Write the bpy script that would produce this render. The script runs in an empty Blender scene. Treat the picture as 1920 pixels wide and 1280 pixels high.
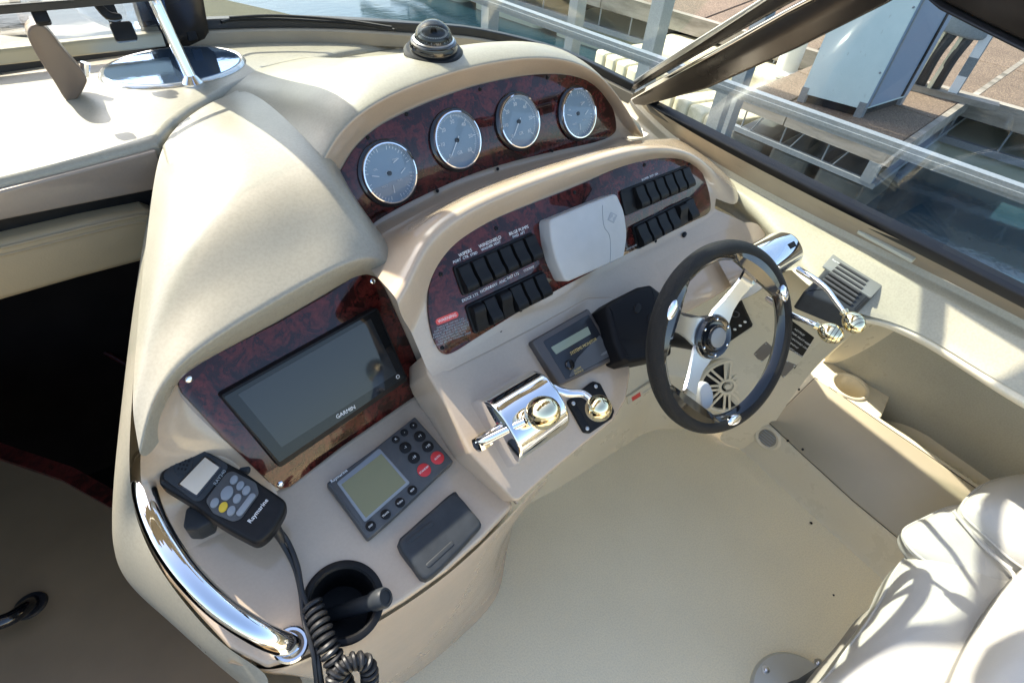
import bpy, bmesh, math, random
import numpy as np
from mathutils import Vector, Matrix, noise
random.seed(7)
sc = bpy.context.scene
COL = sc.collection
rad = math.radians
# ------------------------------------------------------------------ camera
H = 1.62
F_PX = 1051.589
def nz(v):
    v = np.array(v, float); return v/np.linalg.norm(v)
_d = nz([-110, 1060, F_PX]); _F = nz([-1154, -1163, F_PX]); _X = nz(np.cross(_d, _F))
M = np.array([_X, _F, -_d])
CAM = np.array([0, 0, H])
cam = bpy.data.cameras.new('camera'); camo = bpy.data.objects.new('camera', cam); COL.objects.link(camo)
cam.sensor_width = 36; cam.lens = F_PX*36/1920; cam.clip_start = .02; cam.clip_end = 3000
cr, cu, cb = M@[1, 0, 0], -(M@[0, 1, 0]), -(M@[0, 0, 1])
camo.matrix_world = Matrix(((cr[0], cu[0], cb[0], 0), (cr[1], cu[1], cb[1], 0), (cr[2], cu[2], cb[2], H), (0, 0, 0, 1)))
sc.camera = camo
# ------------------------------------------------------------------ world, sun, exposure
SUN_AZ, SUN_EL = 104.0, 43.0      # azimuth counted from +X towards +Y
w = bpy.data.worlds.new('World'); sc.world = w; w.use_nodes = True
nt = w.node_tree; nt.nodes.clear()
sky = nt.nodes.new('ShaderNodeTexSky'); sky.sky_type = 'NISHITA'; sky.sun_disc = False
sky.sun_elevation = rad(SUN_EL); sky.sun_rotation = rad(90-SUN_AZ); sky.air_density = 1.0; sky.dust_density = 2.2; sky.ozone_density = 0.4
bg = nt.nodes.new('ShaderNodeBackground'); bg.inputs[1].default_value = .15
wo = nt.nodes.new('ShaderNodeOutputWorld'); nt.links.new(sky.outputs[0], bg.inputs[0]); nt.links.new(bg.outputs[0], wo.inputs[0])
sl = bpy.data.lights.new('sun', 'SUN'); sl.energy = 4.2; sl.angle = rad(.55); sl.color = (1, .93, .80)
so = bpy.data.objects.new('sun', sl); COL.objects.link(so)
sv = Vector((math.cos(rad(SUN_AZ))*math.cos(rad(SUN_EL)), math.sin(rad(SUN_AZ))*math.cos(rad(SUN_EL)), math.sin(rad(SUN_EL))))
so.rotation_euler = sv.to_track_quat('Z', 'Y').to_euler(); so.location = sv*20
sc.view_settings.view_transform = 'Standard'; sc.view_settings.look = 'None'; sc.view_settings.gamma = 1
sc.view_settings.exposure = 1.56; sc.view_settings.use_curve_mapping = False
sc.cycles.max_bounces = 8; sc.cycles.transparent_max_bounces = 12
# ------------------------------------------------------------------ placing helpers
V = Vector
def ray(px, py): return M@nz([px-960, py-640, F_PX])
def Z(px, py, z): r = ray(px, py); return V(CAM+r*(z-H)/r[2])
def Y(px, py, y): r = ray(px, py); return V(CAM+r*y/r[1])
def XX(px, py, x): r = ray(px, py); return V(CAM+r*x/r[0])
def D(px, py, d): return V(CAM+ray(px, py)*d)
class Fr:
    """a flat mounting face: h runs across, s up the slope, n out of it"""
    def __init__(s, o, az, tilt):
        a, t = rad(az), rad(tilt)
        s.o = V(o); s.h = V((math.cos(a), math.sin(a), 0))
        s.s = V((-math.sin(a)*math.cos(t), math.cos(a)*math.cos(t), math.sin(t))); s.n = s.h.cross(s.s)
    def at(s, px, py, off=0):
        r = V(ray(px, py)); P = s.o+s.n*off-V(CAM)
        return V(CAM)+r*(P.dot(s.n)/r.dot(s.n))
    def uv(s, p): q = V(p)-s.o; return (q.dot(s.h), q.dot(s.s))
    def pt(s, u, v, w=0): return s.o+s.h*u+s.s*v+s.n*w
    def sub(s, origin, rot=0):
        g = Fr.__new__(Fr); c, k = math.cos(rad(rot)), math.sin(rad(rot)); g.o = V(origin); g.n = s.n.copy()
        g.h = s.h*c+s.s*k; g.s = s.s*c-s.h*k; return g
    def mat(s):
        return Matrix(((s.h.x, s.s.x, s.n.x, s.o.x), (s.h.y, s.s.y, s.n.y, s.o.y), (s.h.z, s.s.z, s.n.z, s.o.z), (0, 0, 0, 1)))
def Frn(o, n, up=(0, 0, 1)):
    g = Fr.__new__(Fr); g.o = V(o); g.n = V(n).normalized(); h = V(up).cross(g.n)
    if h.length < 1e-4: h = V((1, 0, 0))
    g.h = h.normalized(); g.s = g.n.cross(g.h); return g
# ------------------------------------------------------------------ objects
WM = {}
def tag(o, label=None, cat=None, group=None, kind=None):
    if label: o['label'] = label
    if cat: o['category'] = cat
    if group: o['group'] = group
    if kind: o['kind'] = kind
    return o
def thing(name, loc, label, cat, group=None):
    o = bpy.data.objects.new(name, None); COL.objects.link(o); o.empty_display_size = .05
    o.location = loc; WM[o] = Matrix.Translation(V(loc)); return tag(o, label, cat, group)
def place(o, parent, W):
    if parent is not None:
        o.parent = parent; o.matrix_parent_inverse = Matrix.Identity(4); o.matrix_basis = WM[parent].inverted()@W
    else: o.matrix_basis = W
    WM[o] = W; return o
class MB:
    def __init__(s): s.v = []; s.f = []
    def add(s, vs, fs):
        b = len(s.v); s.v += [V(p) for p in vs]; s.f += [[i+b for i in f] for f in fs]; return s
    def box(s, a, b, fr=None):
        (x0, y0, z0), (x1, y1, z1) = a, b
        vs = [(x, y, z) for x in (x0, x1) for y in (y0, y1) for z in (z0, z1)]
        if fr: vs = [fr.pt(*p) for p in vs]
        return s.add(vs, [(0, 1, 3, 2), (4, 6, 7, 5), (0, 4, 5, 1), (2, 3, 7, 6), (0, 2, 6, 4), (1, 5, 7, 3)])
    def bar(s, p, q, wd, hg, up=(0, 0, 1)):
        p, q = V(p), V(q); d = (q-p).normalized(); a = V(up).cross(d).normalized(); b = d.cross(a)
        vs = [c+a*i*wd/2+b*j*hg/2 for c in (p, q) for i, j in ((-1, -1), (1, -1), (1, 1), (-1, 1))]
        return s.add(vs, [(0, 3, 2, 1), (4, 5, 6, 7)]+[(i, (i+1) % 4, 4+(i+1) % 4, 4+i) for i in range(4)])
    def rings(s, rs, cap0=True, cap1=True, closed=True):
        n = len(rs[0]); vs = [p for r in rs for p in r]; fs = []
        for i in range(len(rs)-1):
            for j in range(n if closed else n-1):
                k = (j+1) % n; fs.append((i*n+j, i*n+k, (i+1)*n+k, (i+1)*n+j))
        if cap0: fs.append(tuple(reversed(range(n))))
        if cap1: fs.append(tuple((len(rs)-1)*n+j for j in range(n)))
        return s.add(vs, fs)
    def tube(s, pts, r, n=12, caps=True):
        pts = [V(p) for p in pts]; m = len(pts); rr = r if isinstance(r, (list, tuple)) else [r]*m
        t = [(pts[min(i+1, m-1)]-pts[max(i-1, 0)]).normalized() for i in range(m)]
        a = t[0].orthogonal().normalized(); rings = []
        for i in range(m):
            a = (a-t[i]*a.dot(t[i])).normalized(); b = t[i].cross(a)
            rings.append([pts[i]+(a*math.cos(k*2*math.pi/n)+b*math.sin(k*2*math.pi/n))*rr[i] for k in range(n)])
        return s.rings(rings, caps, caps)
    def lathe(s, fr, prof, n=32, cap0=True, cap1=True, sx=1, sy=1):
        return s.rings([[fr.pt(r*sx*math.cos(k*2*math.pi/n), r*sy*math.sin(k*2*math.pi/n), h) for k in range(n)] for r, h in prof], cap0, cap1)
    def prism(s, fr, pts, w0, w1, bev=0, seg=3, bev0=0):
        """pts: 2-D outline in the frame, from w0 up to w1, with a rounded upper rim"""
        pts = ccw(pts); rs = []
        if bev0: rs.append((inset(pts, bev0), w0)); rs.append((pts, w0+bev0))
        else: rs.append((pts, w0))
        if bev:
            for k in range(seg+1):
                a = k/seg*math.pi/2; rs.append((inset(pts, bev*(1-math.cos(a))), w1-bev+bev*math.sin(a)))
        else: rs.append((pts, w1))
        return s.rings([[fr.pt(x, y, z) for x, y in p] for p, z in rs])
    def mesh(s, name):
        me = bpy.data.meshes.new(name); me.from_pydata([tuple(p) for p in s.v], [], s.f); me.validate(); me.update(); return me
def ccw(p):
    a = sum(p[i][0]*p[(i+1) % len(p)][1]-p[(i+1) % len(p)][0]*p[i][1] for i in range(len(p)))
    return list(p) if a > 0 else list(reversed(p))
def inset(p, d):
    n = len(p); o = []
    for i in range(n):
        a, b, c = p[i-1], p[i], p[(i+1) % n]
        e1 = V((b[0]-a[0], b[1]-a[1])); e2 = V((c[0]-b[0], c[1]-b[1]))
        if e1.length < 1e-7: e1 = e2
        if e2.length < 1e-7: e2 = e1
        e1.normalize(); e2.normalize(); m = (V((-e1.y, e1.x))+V((-e2.y, e2.x)))
        if m.length < 1e-6: o.append(b); continue
        m.normalize(); k = max(.5, m.dot(V((-e1.y, e1.x)))); o.append((b[0]+m.x*d/k, b[1]+m.y*d/k))
    return o
def rc(p, r, seg=6):
    """round the corners of a 2-D polygon"""
    n = len(p); o = []; rr = r if isinstance(r, (list, tuple)) else [r]*n
    for i in range(n):
        a, b, c = V(p[i-1]), V(p[i]), V(p[(i+1) % n]); d1 = (a-b); d2 = (c-b); ang = d1.angle(d2)
        t = min(rr[i]/math.tan(ang/2), d1.length*.49, d2.length*.49); R_ = t*math.tan(ang/2)
        p0 = b+d1.normalized()*t; p1 = b+d2.normalized()*t; cen = b+(d1.normalized()+d2.normalized()).normalized()*(R_/math.sin(ang/2))
        a0 = math.atan2(p0.y-cen.y, p0.x-cen.x); a1 = math.atan2(p1.y-cen.y, p1.x-cen.x); da = (a1-a0+math.pi) % (2*math.pi)-math.pi
        for k in range(seg+1): o.append((cen.x+R_*math.cos(a0+da*k/seg), cen.y+R_*math.sin(a0+da*k/seg)))
    return o
def cr_(p0, p1, p2, p3, t):
    return .5*((2*p1)+(-p0+p2)*t+(2*p0-5*p1+4*p2-p3)*t*t+(-p0+3*p1-3*p2+p3)*t**3)
def spl(pts, n=6, closed=False):
    P = [V(p) for p in pts]; m = len(P); o = []
    for i in range(m if closed else m-1):
        g = (lambda k: P[k % m]) if closed else (lambda k: P[k] if 0 <= k < m else (P[0]*2-P[1] if k < 0 else P[m-1]*2-P[m-2]))
        for k in range(n): o.append(cr_(g(i-1), g(i), g(i+1), g(i+2), k/n))
    if not closed: o.append(P[-1])
    return o
def cspl(pts, n=6): return [tuple(p) for p in spl([(a, b) for a, b in pts], n, True)]
def rect(w_, h_): return [(-w_/2, -h_/2), (w_/2, -h_/2), (w_/2, h_/2), (-w_/2, h_/2)]
def circ(r, n=24): return [(r*math.cos(2*math.pi*k/n), r*math.sin(2*math.pi*k/n)) for k in range(n)]
def mk(name, mb, mat, parent=None, frame=None, smooth=True, sub=0, edge=35, **kw):
    """link ONE mesh object; its origin is the frame (verts already in world space) or the centre of its points"""
    me = mb.mesh(name) if isinstance(mb, MB) else mb
    if frame is not None: W = frame.mat()
    else:
        c = V((0, 0, 0))
        for v in me.vertices: c += v.co
        W = Matrix.Translation(c/max(1, len(me.vertices)))
    me.transform(W.inverted())
    me.materials.append(mat)
    o = bpy.data.objects.new(name, me); COL.objects.link(o); place(o, parent, W)
    if smooth:
        for p in me.polygons: p.use_smooth = True
        if not sub and edge:
            bm = bmesh.new(); bm.from_mesh(me); lim = rad(edge)
            for e in bm.edges:
                if len(e.link_faces) == 2 and e.calc_face_angle(0) > lim: e.smooth = False
            bm.to_mesh(me); bm.free()
    if sub:
        s_ = o.modifiers.new('subdivision', 'SUBSURF'); s_.levels = s_.render_levels = sub
    tag(o, **{k: v for k, v in kw.items()}); return o
def grid(name, rows, mat, parent=None, sub=3, crow={}, ccol={}, closed=False, mat2=None, upto=0, **kw):
    """a moulded sheet: rows of 3-D control points, smoothed; crow/ccol = sharper rows or columns"""
    n = len(rows[0]); mb = MB(); mb.rings(rows, False, False, closed)
    o = mk(name, mb, mat, parent, sub=sub, **kw); me = o.data
    at = me.attributes.new('crease_edge', 'FLOAT', 'EDGE')
    if mat2:
        me.materials.append(mat2)
        for p in me.polygons:
            if min(p.vertices)//n < upto: p.material_index = 1
    for e in me.edges:
        a, b = sorted(e.vertices); ra, ca, rb, cb_ = a//n, a % n, b//n, b % n
        if ra == rb and ra in crow: at.data[e.index].value = crow[ra]
        if ca == cb_ and ca in ccol: at.data[e.index].value = ccol[ca]
    return o
def copy_tree(o, parent=None, W=None):
    c = o.copy(); COL.objects.link(c)
    if parent is not None: c.parent = parent
    if W is not None: c.matrix_basis = W
    for ch in list(o.children): copy_tree(ch, c)
    return c
def text(body, fr, size, mat, parent, off=.0006, rot=0, align='CENTER', shear=0, name='lettering', depth=.00015, xs=1):
    cu_ = bpy.data.curves.new('t', 'FONT'); cu_.body = body; cu_.size = size; cu_.align_x = align; cu_.align_y = 'CENTER'
    cu_.extrude = depth; cu_.shear = shear; cu_.resolution_u = 2
    t = bpy.data.objects.new('t', cu_); COL.objects.link(t)
    dg = bpy.context.evaluated_depsgraph_get(); me = bpy.data.meshes.new_from_object(t.evaluated_get(dg))
    bpy.data.objects.remove(t); bpy.data.curves.remove(cu_)
    g = fr.sub(fr.o, rot); g.o = fr.o+fr.n*off
    me.transform(g.mat()@Matrix.Scale(xs, 4, (1, 0, 0))); me.name = name
    return mk(name, me, mat, parent, g, smooth=False)
def dirfr(fr, a, b, mid=None):
    """the frame turned so that h runs from a to b"""
    d = (V(b)-V(a)); rot = math.degrees(math.atan2(d.dot(fr.s), d.dot(fr.h)))
    return fr.sub(mid if mid is not None else (V(a)+V(b))/2, rot)
def quadfr(fr, q, off=0):
    """pixel quad (tl, tr, br, bl) on a face -> centred frame along its top edge, width, height"""
    P = [fr.at(x, y, off) for x, y in q]; c = sum(P, V((0, 0, 0)))/4
    g = dirfr(fr, (P[0]+P[3])/2, (P[1]+P[2])/2, c); g.o = c-fr.n*off
    return g, ((P[1]-P[0]).length+(P[2]-P[3]).length)/2, ((P[3]-P[0]).length+(P[2]-P[1]).length)/2
# ------------------------------------------------------------------ materials
def mat(name, col, rough=.5, metal=0, spec=.5, coat=0, coat_r=.05, build=None, **kw):
    m = bpy.data.materials.new(name); m.use_nodes = True; t = m.node_tree; b = t.nodes['Principled BSDF']
    b.inputs['Base Color'].default_value = (*col, 1); b.inputs['Roughness'].default_value = rough; b.inputs['Metallic'].default_value = metal
    b.inputs['Specular IOR Level'].default_value = spec; b.inputs['Coat Weight'].default_value = coat; b.inputs['Coat Roughness'].default_value = coat_r
    for k, v in kw.items(): b.inputs[k.replace('_', ' ')].default_value = v
    if build: build(t, b)
    return m
def nn(t, ty, **kw):
    n = t.nodes.new('ShaderNode'+ty)
    for k, v in kw.items():
        if k in n.inputs: n.inputs[k].default_value = v
        else: setattr(n, k, v)
    return n
def noise_(t, scale, detail=4, rough=.55, coord='Object', dist=0, vec=None):
    c = nn(t, 'TexCoord'); n = nn(t, 'TexNoise'); n.inputs['Scale'].default_value = scale; n.inputs['Detail'].default_value = detail
    n.inputs['Roughness'].default_value = rough; n.inputs['Distortion'].default_value = dist
    if vec is not None:
        mp = nn(t, 'Mapping'); mp.inputs['Scale'].default_value = vec; t.links.new(c.outputs[coord], mp.inputs[0]); t.links.new(mp.outputs[0], n.inputs[0])
    else: t.links.new(c.outputs[coord], n.inputs[0])
    return n
def ramp(t, src, stops):
    r = nn(t, 'ValToRGB'); e = r.color_ramp.elements
    while len(e) > 1: e.remove(e[-1])
    e[0].position = stops[0][0]; e[0].color = (*stops[0][1], 1)
    for p, c in stops[1:]: x = e.new(p); x.color = (*c, 1)
    t.links.new(src, r.inputs[0]); return r
def bump(t, b, src, strength, dist=.001, prev=None):
    u = nn(t, 'Bump'); u.inputs['Strength'].default_value = strength; u.inputs['Distance'].default_value = dist
    t.links.new(src, u.inputs['Height'])
    if prev is not None: t.links.new(prev.outputs[0], u.inputs['Normal'])
    t.links.new(u.outputs[0], b.inputs['Normal']); return u
def mul(c, k): return tuple(x*k for x in c)
def plastic(col, var=.12, scale=30, bscale=0, bstr=.2, rvar=0):
    """colour mottling plus optional grain"""
    def f(t, b):
        n = noise_(t, scale, 5); r = ramp(t, n.outputs[0], [(.3, mul(col, 1-var)), (.7, mul(col, 1+var))]); t.links.new(r.outputs[0], b.inputs['Base Color'])
        if rvar:
            n3 = noise_(t, scale*.4, 6); q = nn(t, 'MapRange'); q.inputs[1].default_value = .3; q.inputs[2].default_value = .7
            q.inputs[3].default_value = b.inputs['Roughness'].default_value-rvar; q.inputs[4].default_value = b.inputs['Roughness'].default_value+rvar
            t.links.new(n3.outputs[0], q.inputs[0]); t.links.new(q.outputs[0], b.inputs['Roughness'])
        if bscale:
            n2 = noise_(t, bscale, 2); bump(t, b, n2.outputs[0], bstr)
    return f
def gel(name, col, rough, grain=0, bstr=.1, coat=.0, stain=.1, coat_r=.3):
    """moulded gelcoat: faint stains, hand marks in the gloss, optional stippled grain"""
    def f(t, b):
        n = noise_(t, 3.5, 6, .6); r = ramp(t, n.outputs[0], [(.3, mul(col, 1-stain)), (.55, col), (.8, mul(col, 1+stain*.4))])
        n2 = noise_(t, 260, 2, .5); mx = nn(t, 'MixRGB'); mx.blend_type = 'MULTIPLY'; mx.inputs[0].default_value = .25 if grain else .08
        r2 = ramp(t, n2.outputs[0], [(.35, (.6, .6, .6)), (.6, (1, 1, 1))]); t.links.new(r.outputs[0], mx.inputs[1]); t.links.new(r2.outputs[0], mx.inputs[2])
        n4 = noise_(t, 70, 3, .5); rb_ = ramp(t, n4.outputs[0], [(.22, (.55, .5, .42)), (.27, (1, 1, 1))]); m2 = nn(t, 'MixRGB'); m2.blend_type = 'MULTIPLY'; m2.inputs[0].default_value = .18
        t.links.new(mx.outputs[0], m2.inputs[1]); t.links.new(rb_.outputs[0], m2.inputs[2]); t.links.new(m2.outputs[0], b.inputs['Base Color'])
        n3 = noise_(t, 9, 7, .65); q = nn(t, 'MapRange'); q.inputs[1].default_value = .3; q.inputs[2].default_value = .75; q.inputs[3].default_value = rough*.75; q.inputs[4].default_value = rough*1.35
        t.links.new(n3.outputs[0], q.inputs[0]); t.links.new(q.outputs[0], b.inputs['Roughness'])
        if grain: bump(t, b, noise_(t, grain, 2, .5).outputs[0], bstr, .002)
        else: bump(t, b, noise_(t, 14, 2, .4).outputs[0], .05, .01)
    return mat(name, col, rough, coat=coat, coat_r=coat_r if grain else .06, build=f)
TAUPE = (.46, .362, .262); CREAM = (.315, .29, .225); SOLE = (.83, .735, .51); WHITE = (.74, .73, .66); BIM_Y = 1.02
m_taupe = gel('taupe_gelcoat', TAUPE, .16, coat=.3)
m_top = gel('stippled_cream_gelcoat', CREAM, .36, coat=.12, grain=1100, bstr=.09)
m_sole = gel('sole_gelcoat', SOLE, .46, grain=330, bstr=.3, stain=.06)
m_liner = gel('liner_gelcoat', (.67, .60, .44), .3, stain=.04)
m_coam = gel('coaming_gelcoat', (.40, .375, .285), .36, grain=700, bstr=.15)
m_chrome = mat('chrome', (.86, .86, .87), .045, 1, build=lambda t, b: bump(t, b, noise_(t, 25, 3).outputs[0], .03, .003))
m_steel = mat('brushed_steel', (.62, .63, .64), .28, 1, build=lambda t, b: bump(t, b, noise_(t, 60, 3, vec=(1, 12, 1)).outputs[0], .12, .001))
m_brass = mat('brass', (.86, .75, .48), .06, 1, build=lambda t, b: bump(t, b, noise_(t, 20, 3).outputs[0], .06, .004))
m_black = mat('black_plastic', (.008, .008, .0085), .42, spec=.2, build=plastic((.010, .010, .0105), .3, 60, 500, .15))
m_blackg = mat('gloss_black', (.008, .008, .009), .09, coat=.6)
m_leather = mat('grained_black_leather', (.007, .007, .007), .45, spec=.3, build=lambda t, b: bump(t, b, noise_(t, 700, 2, .6).outputs[0], 1.0, .0022))
m_grey = mat('grey_plastic', (.066, .068, .070), .42, spec=.4, build=plastic((.066, .068, .070), .15, 50, 600, .12))
m_grey2 = mat('slate_plastic', (.026, .029, .033), .45, spec=.22, build=plastic((.032, .036, .040), .18, 40, 600, .12))
m_lgrey = mat('light_grey_plastic', (.42, .42, .41), .42, build=plastic((.42, .42, .41), .06, 20, 500, .08))
m_btn = mat('button_grey', (.22, .24, .26), .5)
m_red = mat('red_button', (.55, .03, .035), .45); m_yellow = mat('yellow_button', (.62, .42, .03), .45)
m_white = mat('white_print', (.78, .78, .76), .5); m_gold = mat('gold_print', (.55, .42, .16), .45); m_redp = mat('red_print', (.65, .06, .05), .5)
m_greyp = mat('grey_print', (.3, .32, .33), .5); m_dark = mat('dark_opening', (.004, .004, .004), .8)
def _wood(t, b):
    n = noise_(t, 26, 8, .68, dist=.8); r = ramp(t, n.outputs[0], [(.28, (.012, .003, .002)), (.44, (.03, .007, .006)), (.54, (.11, .018, .014)), (.64, (.03, .006, .007)), (.8, (.15, .03, .02))])
    n2 = noise_(t, 90, 5, .7, dist=1.5); r2 = ramp(t, n2.outputs[0], [(.35, (.3, .3, .3)), (.6, (1, 1, 1))]); mx = nn(t, 'MixRGB'); mx.blend_type = 'MULTIPLY'; mx.inputs[0].default_value = .8
    t.links.new(r.outputs[0], mx.inputs[1]); t.links.new(r2.outputs[0], mx.inputs[2]); t.links.new(mx.outputs[0], b.inputs['Base Color'])
m_wood = mat('burl_wood_laminate', (.06, .015, .01), .2, spec=.15, coat=.75, coat_r=.015, build=_wood)
m_screen = mat('dark_glass_screen', (.006, .007, .008), .06, spec=.35)
m_lcd = mat('olive_lcd', (.20, .19, .095), .2); m_lcd2 = mat('pale_lcd', (.62, .52, .40), .25); m_lcd3 = mat('green_lcd', (.24, .27, .2), .2)
def _vinyl(t, b):
    plastic((.41, .40, .365), .04, 8)(t, b); n = noise_(t, 7, 3, .5, dist=1.2); u = bump(t, b, n.outputs[0], .12, .02); bump(t, b, noise_(t, 420, 2).outputs[0], .3, .001, u)
m_seat = mat('white_vinyl', (.64, .61, .53), .40, build=_vinyl)
m_pad = mat('tan_vinyl', (.34, .26, .15), .5, build=plastic((.34, .26, .15), .06, 8, 330, .3))
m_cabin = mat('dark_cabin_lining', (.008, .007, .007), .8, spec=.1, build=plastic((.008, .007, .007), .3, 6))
m_brown = mat('brown_cabin_door', (.20, .135, .07), .5, build=plastic((.20, .135, .07), .12, 5, 300, .1))
m_redwood = mat('cherry_cabin_wood', (.09, .018, .01), .3, build=_wood)
m_frame = mat('bronze_window_frame', (.06, .05, .042), .25, .6, build=plastic((.06, .05, .042), .15, 20))
m_tanfr = mat('tan_window_sill', (.30, .255, .19), .4, build=plastic((.30, .255, .19), .1, 12, 300, .1))
m_rubber = mat('black_rubber_gasket', (.012, .012, .013), .45)
def glassmat(name, tint, refl=.08, dirt=.05):
    m = bpy.data.materials.new(name); m.use_nodes = True; t = m.node_tree; t.nodes.clear(); o = nn(t, 'OutputMaterial')
    tr = nn(t, 'BsdfTransparent'); tr.inputs[0].default_value = (*tint, 1); gl = nn(t, 'BsdfGlossy'); gl.inputs[1].default_value = .02
    fr_ = nn(t, 'Fresnel'); gm = nn(t, 'NewGeometry'); ir = nn(t, 'MapRange'); ir.inputs[3].default_value = 1.5; ir.inputs[4].default_value = 1/1.5; t.links.new(gm.outputs['Backfacing'], ir.inputs[0]); t.links.new(ir.outputs[0], fr_.inputs[0]); mx = nn(t, 'MixShader'); t.links.new(fr_.outputs[0], mx.inputs[0]); t.links.new(tr.outputs[0], mx.inputs[1]); t.links.new(gl.outputs[0], mx.inputs[2])
    df = nn(t, 'BsdfDiffuse'); df.inputs[0].default_value = (.6, .6, .58, 1); n = noise_(t, 3, 8, .75, vec=(1, 1, 1)); r = nn(t, 'MapRange'); r.inputs[1].default_value = .45; r.inputs[2].default_value = .85; r.inputs[3].default_value = 0; r.inputs[4].default_value = dirt
    t.links.new(n.outputs[0], r.inputs[0]); m2 = nn(t, 'MixShader'); t.links.new(r.outputs[0], m2.inputs[0]); t.links.new(mx.outputs[0], m2.inputs[1]); t.links.new(df.outputs[0], m2.inputs[2]); t.links.new(m2.outputs[0], o.inputs[0]); return m
m_glass = glassmat('window_glass', (.95, .97, .965), dirt=.018); m_glass2 = glassmat('windshield_glass', (.93, .965, .95), dirt=.04); m_lens = glassmat('gauge_lens', (.93, .95, .97), dirt=.02)
# ------------------------------------------------------------------ faces of the helm
PLOT = Fr((.008, .575, 1.043), 11.4, 60)
NAV = Fr(PLOT.at(530, 917), 12.5, 15)
DESK = Fr(Z(1078, 652, .95), 4, 34)
SW = Fr(DESK.at(1100, 530), 5, 57)
GA = Fr(Z(960, 308, 1.088), 5.3, 64)
FZ = .20
LZ = .93
FW = Z(1240, 790, FZ).y; SX = Z(1500, 940, FZ).x
helm = thing('helm_console', (.5, .6, FZ), 'moulded taupe and cream dashboard console carrying the gauges, switches and steering wheel', 'dashboard')
# --- main dash: brow, gauge recess, ledge, switch hump, lower face, front edge
def P(fr, off, *pts): return [fr.at(x, y, off) for x, y in pts]
crest = P(GA, .045, (560, 420), (603, 300), (645, 234), (715, 184), (815, 144), (930, 113), (1050, 103), (1138, 140), (1196, 240))
crest2 = P(GA, .028, (575, 425), (615, 312), (655, 246), (724, 196), (820, 157), (932, 127), (1052, 116), (1132, 150), (1184, 244))
gtop = P(GA, .002, (590, 430), (628, 330), (668, 262), (735, 214), (828, 175), (938, 146), (1056, 132), (1124, 158), (1162, 232))
gtop2 = P(GA, -.004, (600, 440), (642, 345), (685, 280), (745, 232), (835, 195), (942, 166), (1058, 150), (1112, 172), (1150, 236))
gbot2 = P(GA, -.004, (640, 470), (690, 410), (720, 385), (760, 366), (840, 328), (945, 292), (1060, 265), (1112, 256), (1150, 240))
gbot = P(GA, .002, (650, 480), (692, 432), (725, 414), (768, 393), (848, 350), (950, 315), (1060, 288), (1122, 276), (1163, 252))
def shift(row, dx=0, dy=0, dz=0): return [p+V((dx, dy, dz)) for p in row]
top1 = [p+V((0, .03, .012)) for p in crest]
top2 = [p+V((0, .11, .012)) for p in crest]
TZ = 1.19
top3 = [V((p.x, p.y+(.26 if i < 5 else .13), (p.z*.55+TZ*.45) if i < 5 else p.z-.13)) for i, p in enumerate(crest)]
top4 = [V((p.x, p.y+(.44 if i < 5 else .14), TZ-.006 if i < 5 else TZ-.3)) for i, p in enumerate(crest)]
zl = gbot[4].z
ledge = [Z(x, y, zl+.004) for x, y in ((690, 500), (715, 455), (745, 437), (790, 412), (870, 368), (965, 330), (1065, 302), (1130, 290), (1175, 270))]
# hump: the crest stands a little proud of the switch face
hc2 = P(SW, .030, (745, 560), (768, 520), (786, 478), (815, 433), (880, 388), (985, 345), (1100, 305), (1205, 274), (1290, 278))
hc = P(SW, .022, (750, 590), (775, 545), (795, 492), (832, 446), (892, 405), (992, 360), (1108, 318), (1200, 289), (1275, 287))
hc1 = [p+V((0, .035, -.002)) for p in hc2]
stop = P(SW, .001, (770, 620), (795, 565), (812, 515), (848, 462), (905, 422), (1000, 378), (1110, 334), (1190, 306), (1262, 292))
sbot = P(SW, .001, (800, 690), (815, 660), (850, 668), (900, 640), (960, 603), (1040, 556), (1130, 508), (1230, 458), (1300, 424))
dk0 = P(DESK, .0, (812, 708), (835, 690), (868, 676), (915, 650), (975, 617), (1055, 573), (1145, 527), (1245, 480), (1330, 440))
# the right-hand end of the dash closes round these two columns
def addcol(row, *pts): return row+list(pts)
E1 = {'gt': GA.at(1198, 256, .02), 'ge': Z(1212, 262, zl-.01)}
rowsA = [top4, top3, top2, top1, crest, crest2, gtop, gtop2, gbot2, gbot, ledge]
tail = [XX(1215, 262, 1.03)]
tcol = [V((crest[-1].x+.035, crest[-1].y+dy, z)) for dy, z in ((.34, .95), (.30, 1.04), (.11, zl+.01), (.03, zl+.01))]+[GA.at(1207, 256, .03), GA.at(1204, 258, .02), GA.at(1190, 256, .0), GA.at(1175, 255, 0), GA.at(1176, 258, 0), GA.at(1182, 264, 0), Z(1200, 268, zl)]
rowsA = [r+[t] for r, t in zip(rowsA, tcol)]
grid('gauge_brow', rowsA, m_taupe, helm, 3, {4: .45, 6: .75, 9: .55}, mat2=m_top, upto=4)
# hump sheet continues from the ledge; column nine and ten wrap round its starboard end
ext = {'ledge': [Z(1240, 262, zl-.02), Z(1300, 262, zl-.10)],
       'hc1': [SW.at(1345, 300, .02)+V((.0, .02, -.01)), SW.at(1385, 345, -.03)],
       'hc2': [SW.at(1335, 312, .022), SW.at(1385, 380, .0)],
       'hc': [SW.at(1325, 315, .018), SW.at(1373, 385, .004)],
       'stop': [SW.at(1310, 312, .001), SW.at(1342, 372, .001)],
       'sbot': [SW.at(1325, 408, .001), SW.at(1340, 392, .001)],
       'dk0': [DESK.at(1375, 420, 0), DESK.at(1395, 415, 0)]}
ledge0 = [V((p.x, p.y+.02, p.z-.002)) for p in ledge]
dk1 = P(DESK, .0, (840, 760), (862, 745), (895, 725), (940, 700), (1000, 665), (1080, 625), (1170, 580), (1270, 528), (1350, 486), (1400, 452), (1418, 432))
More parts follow.
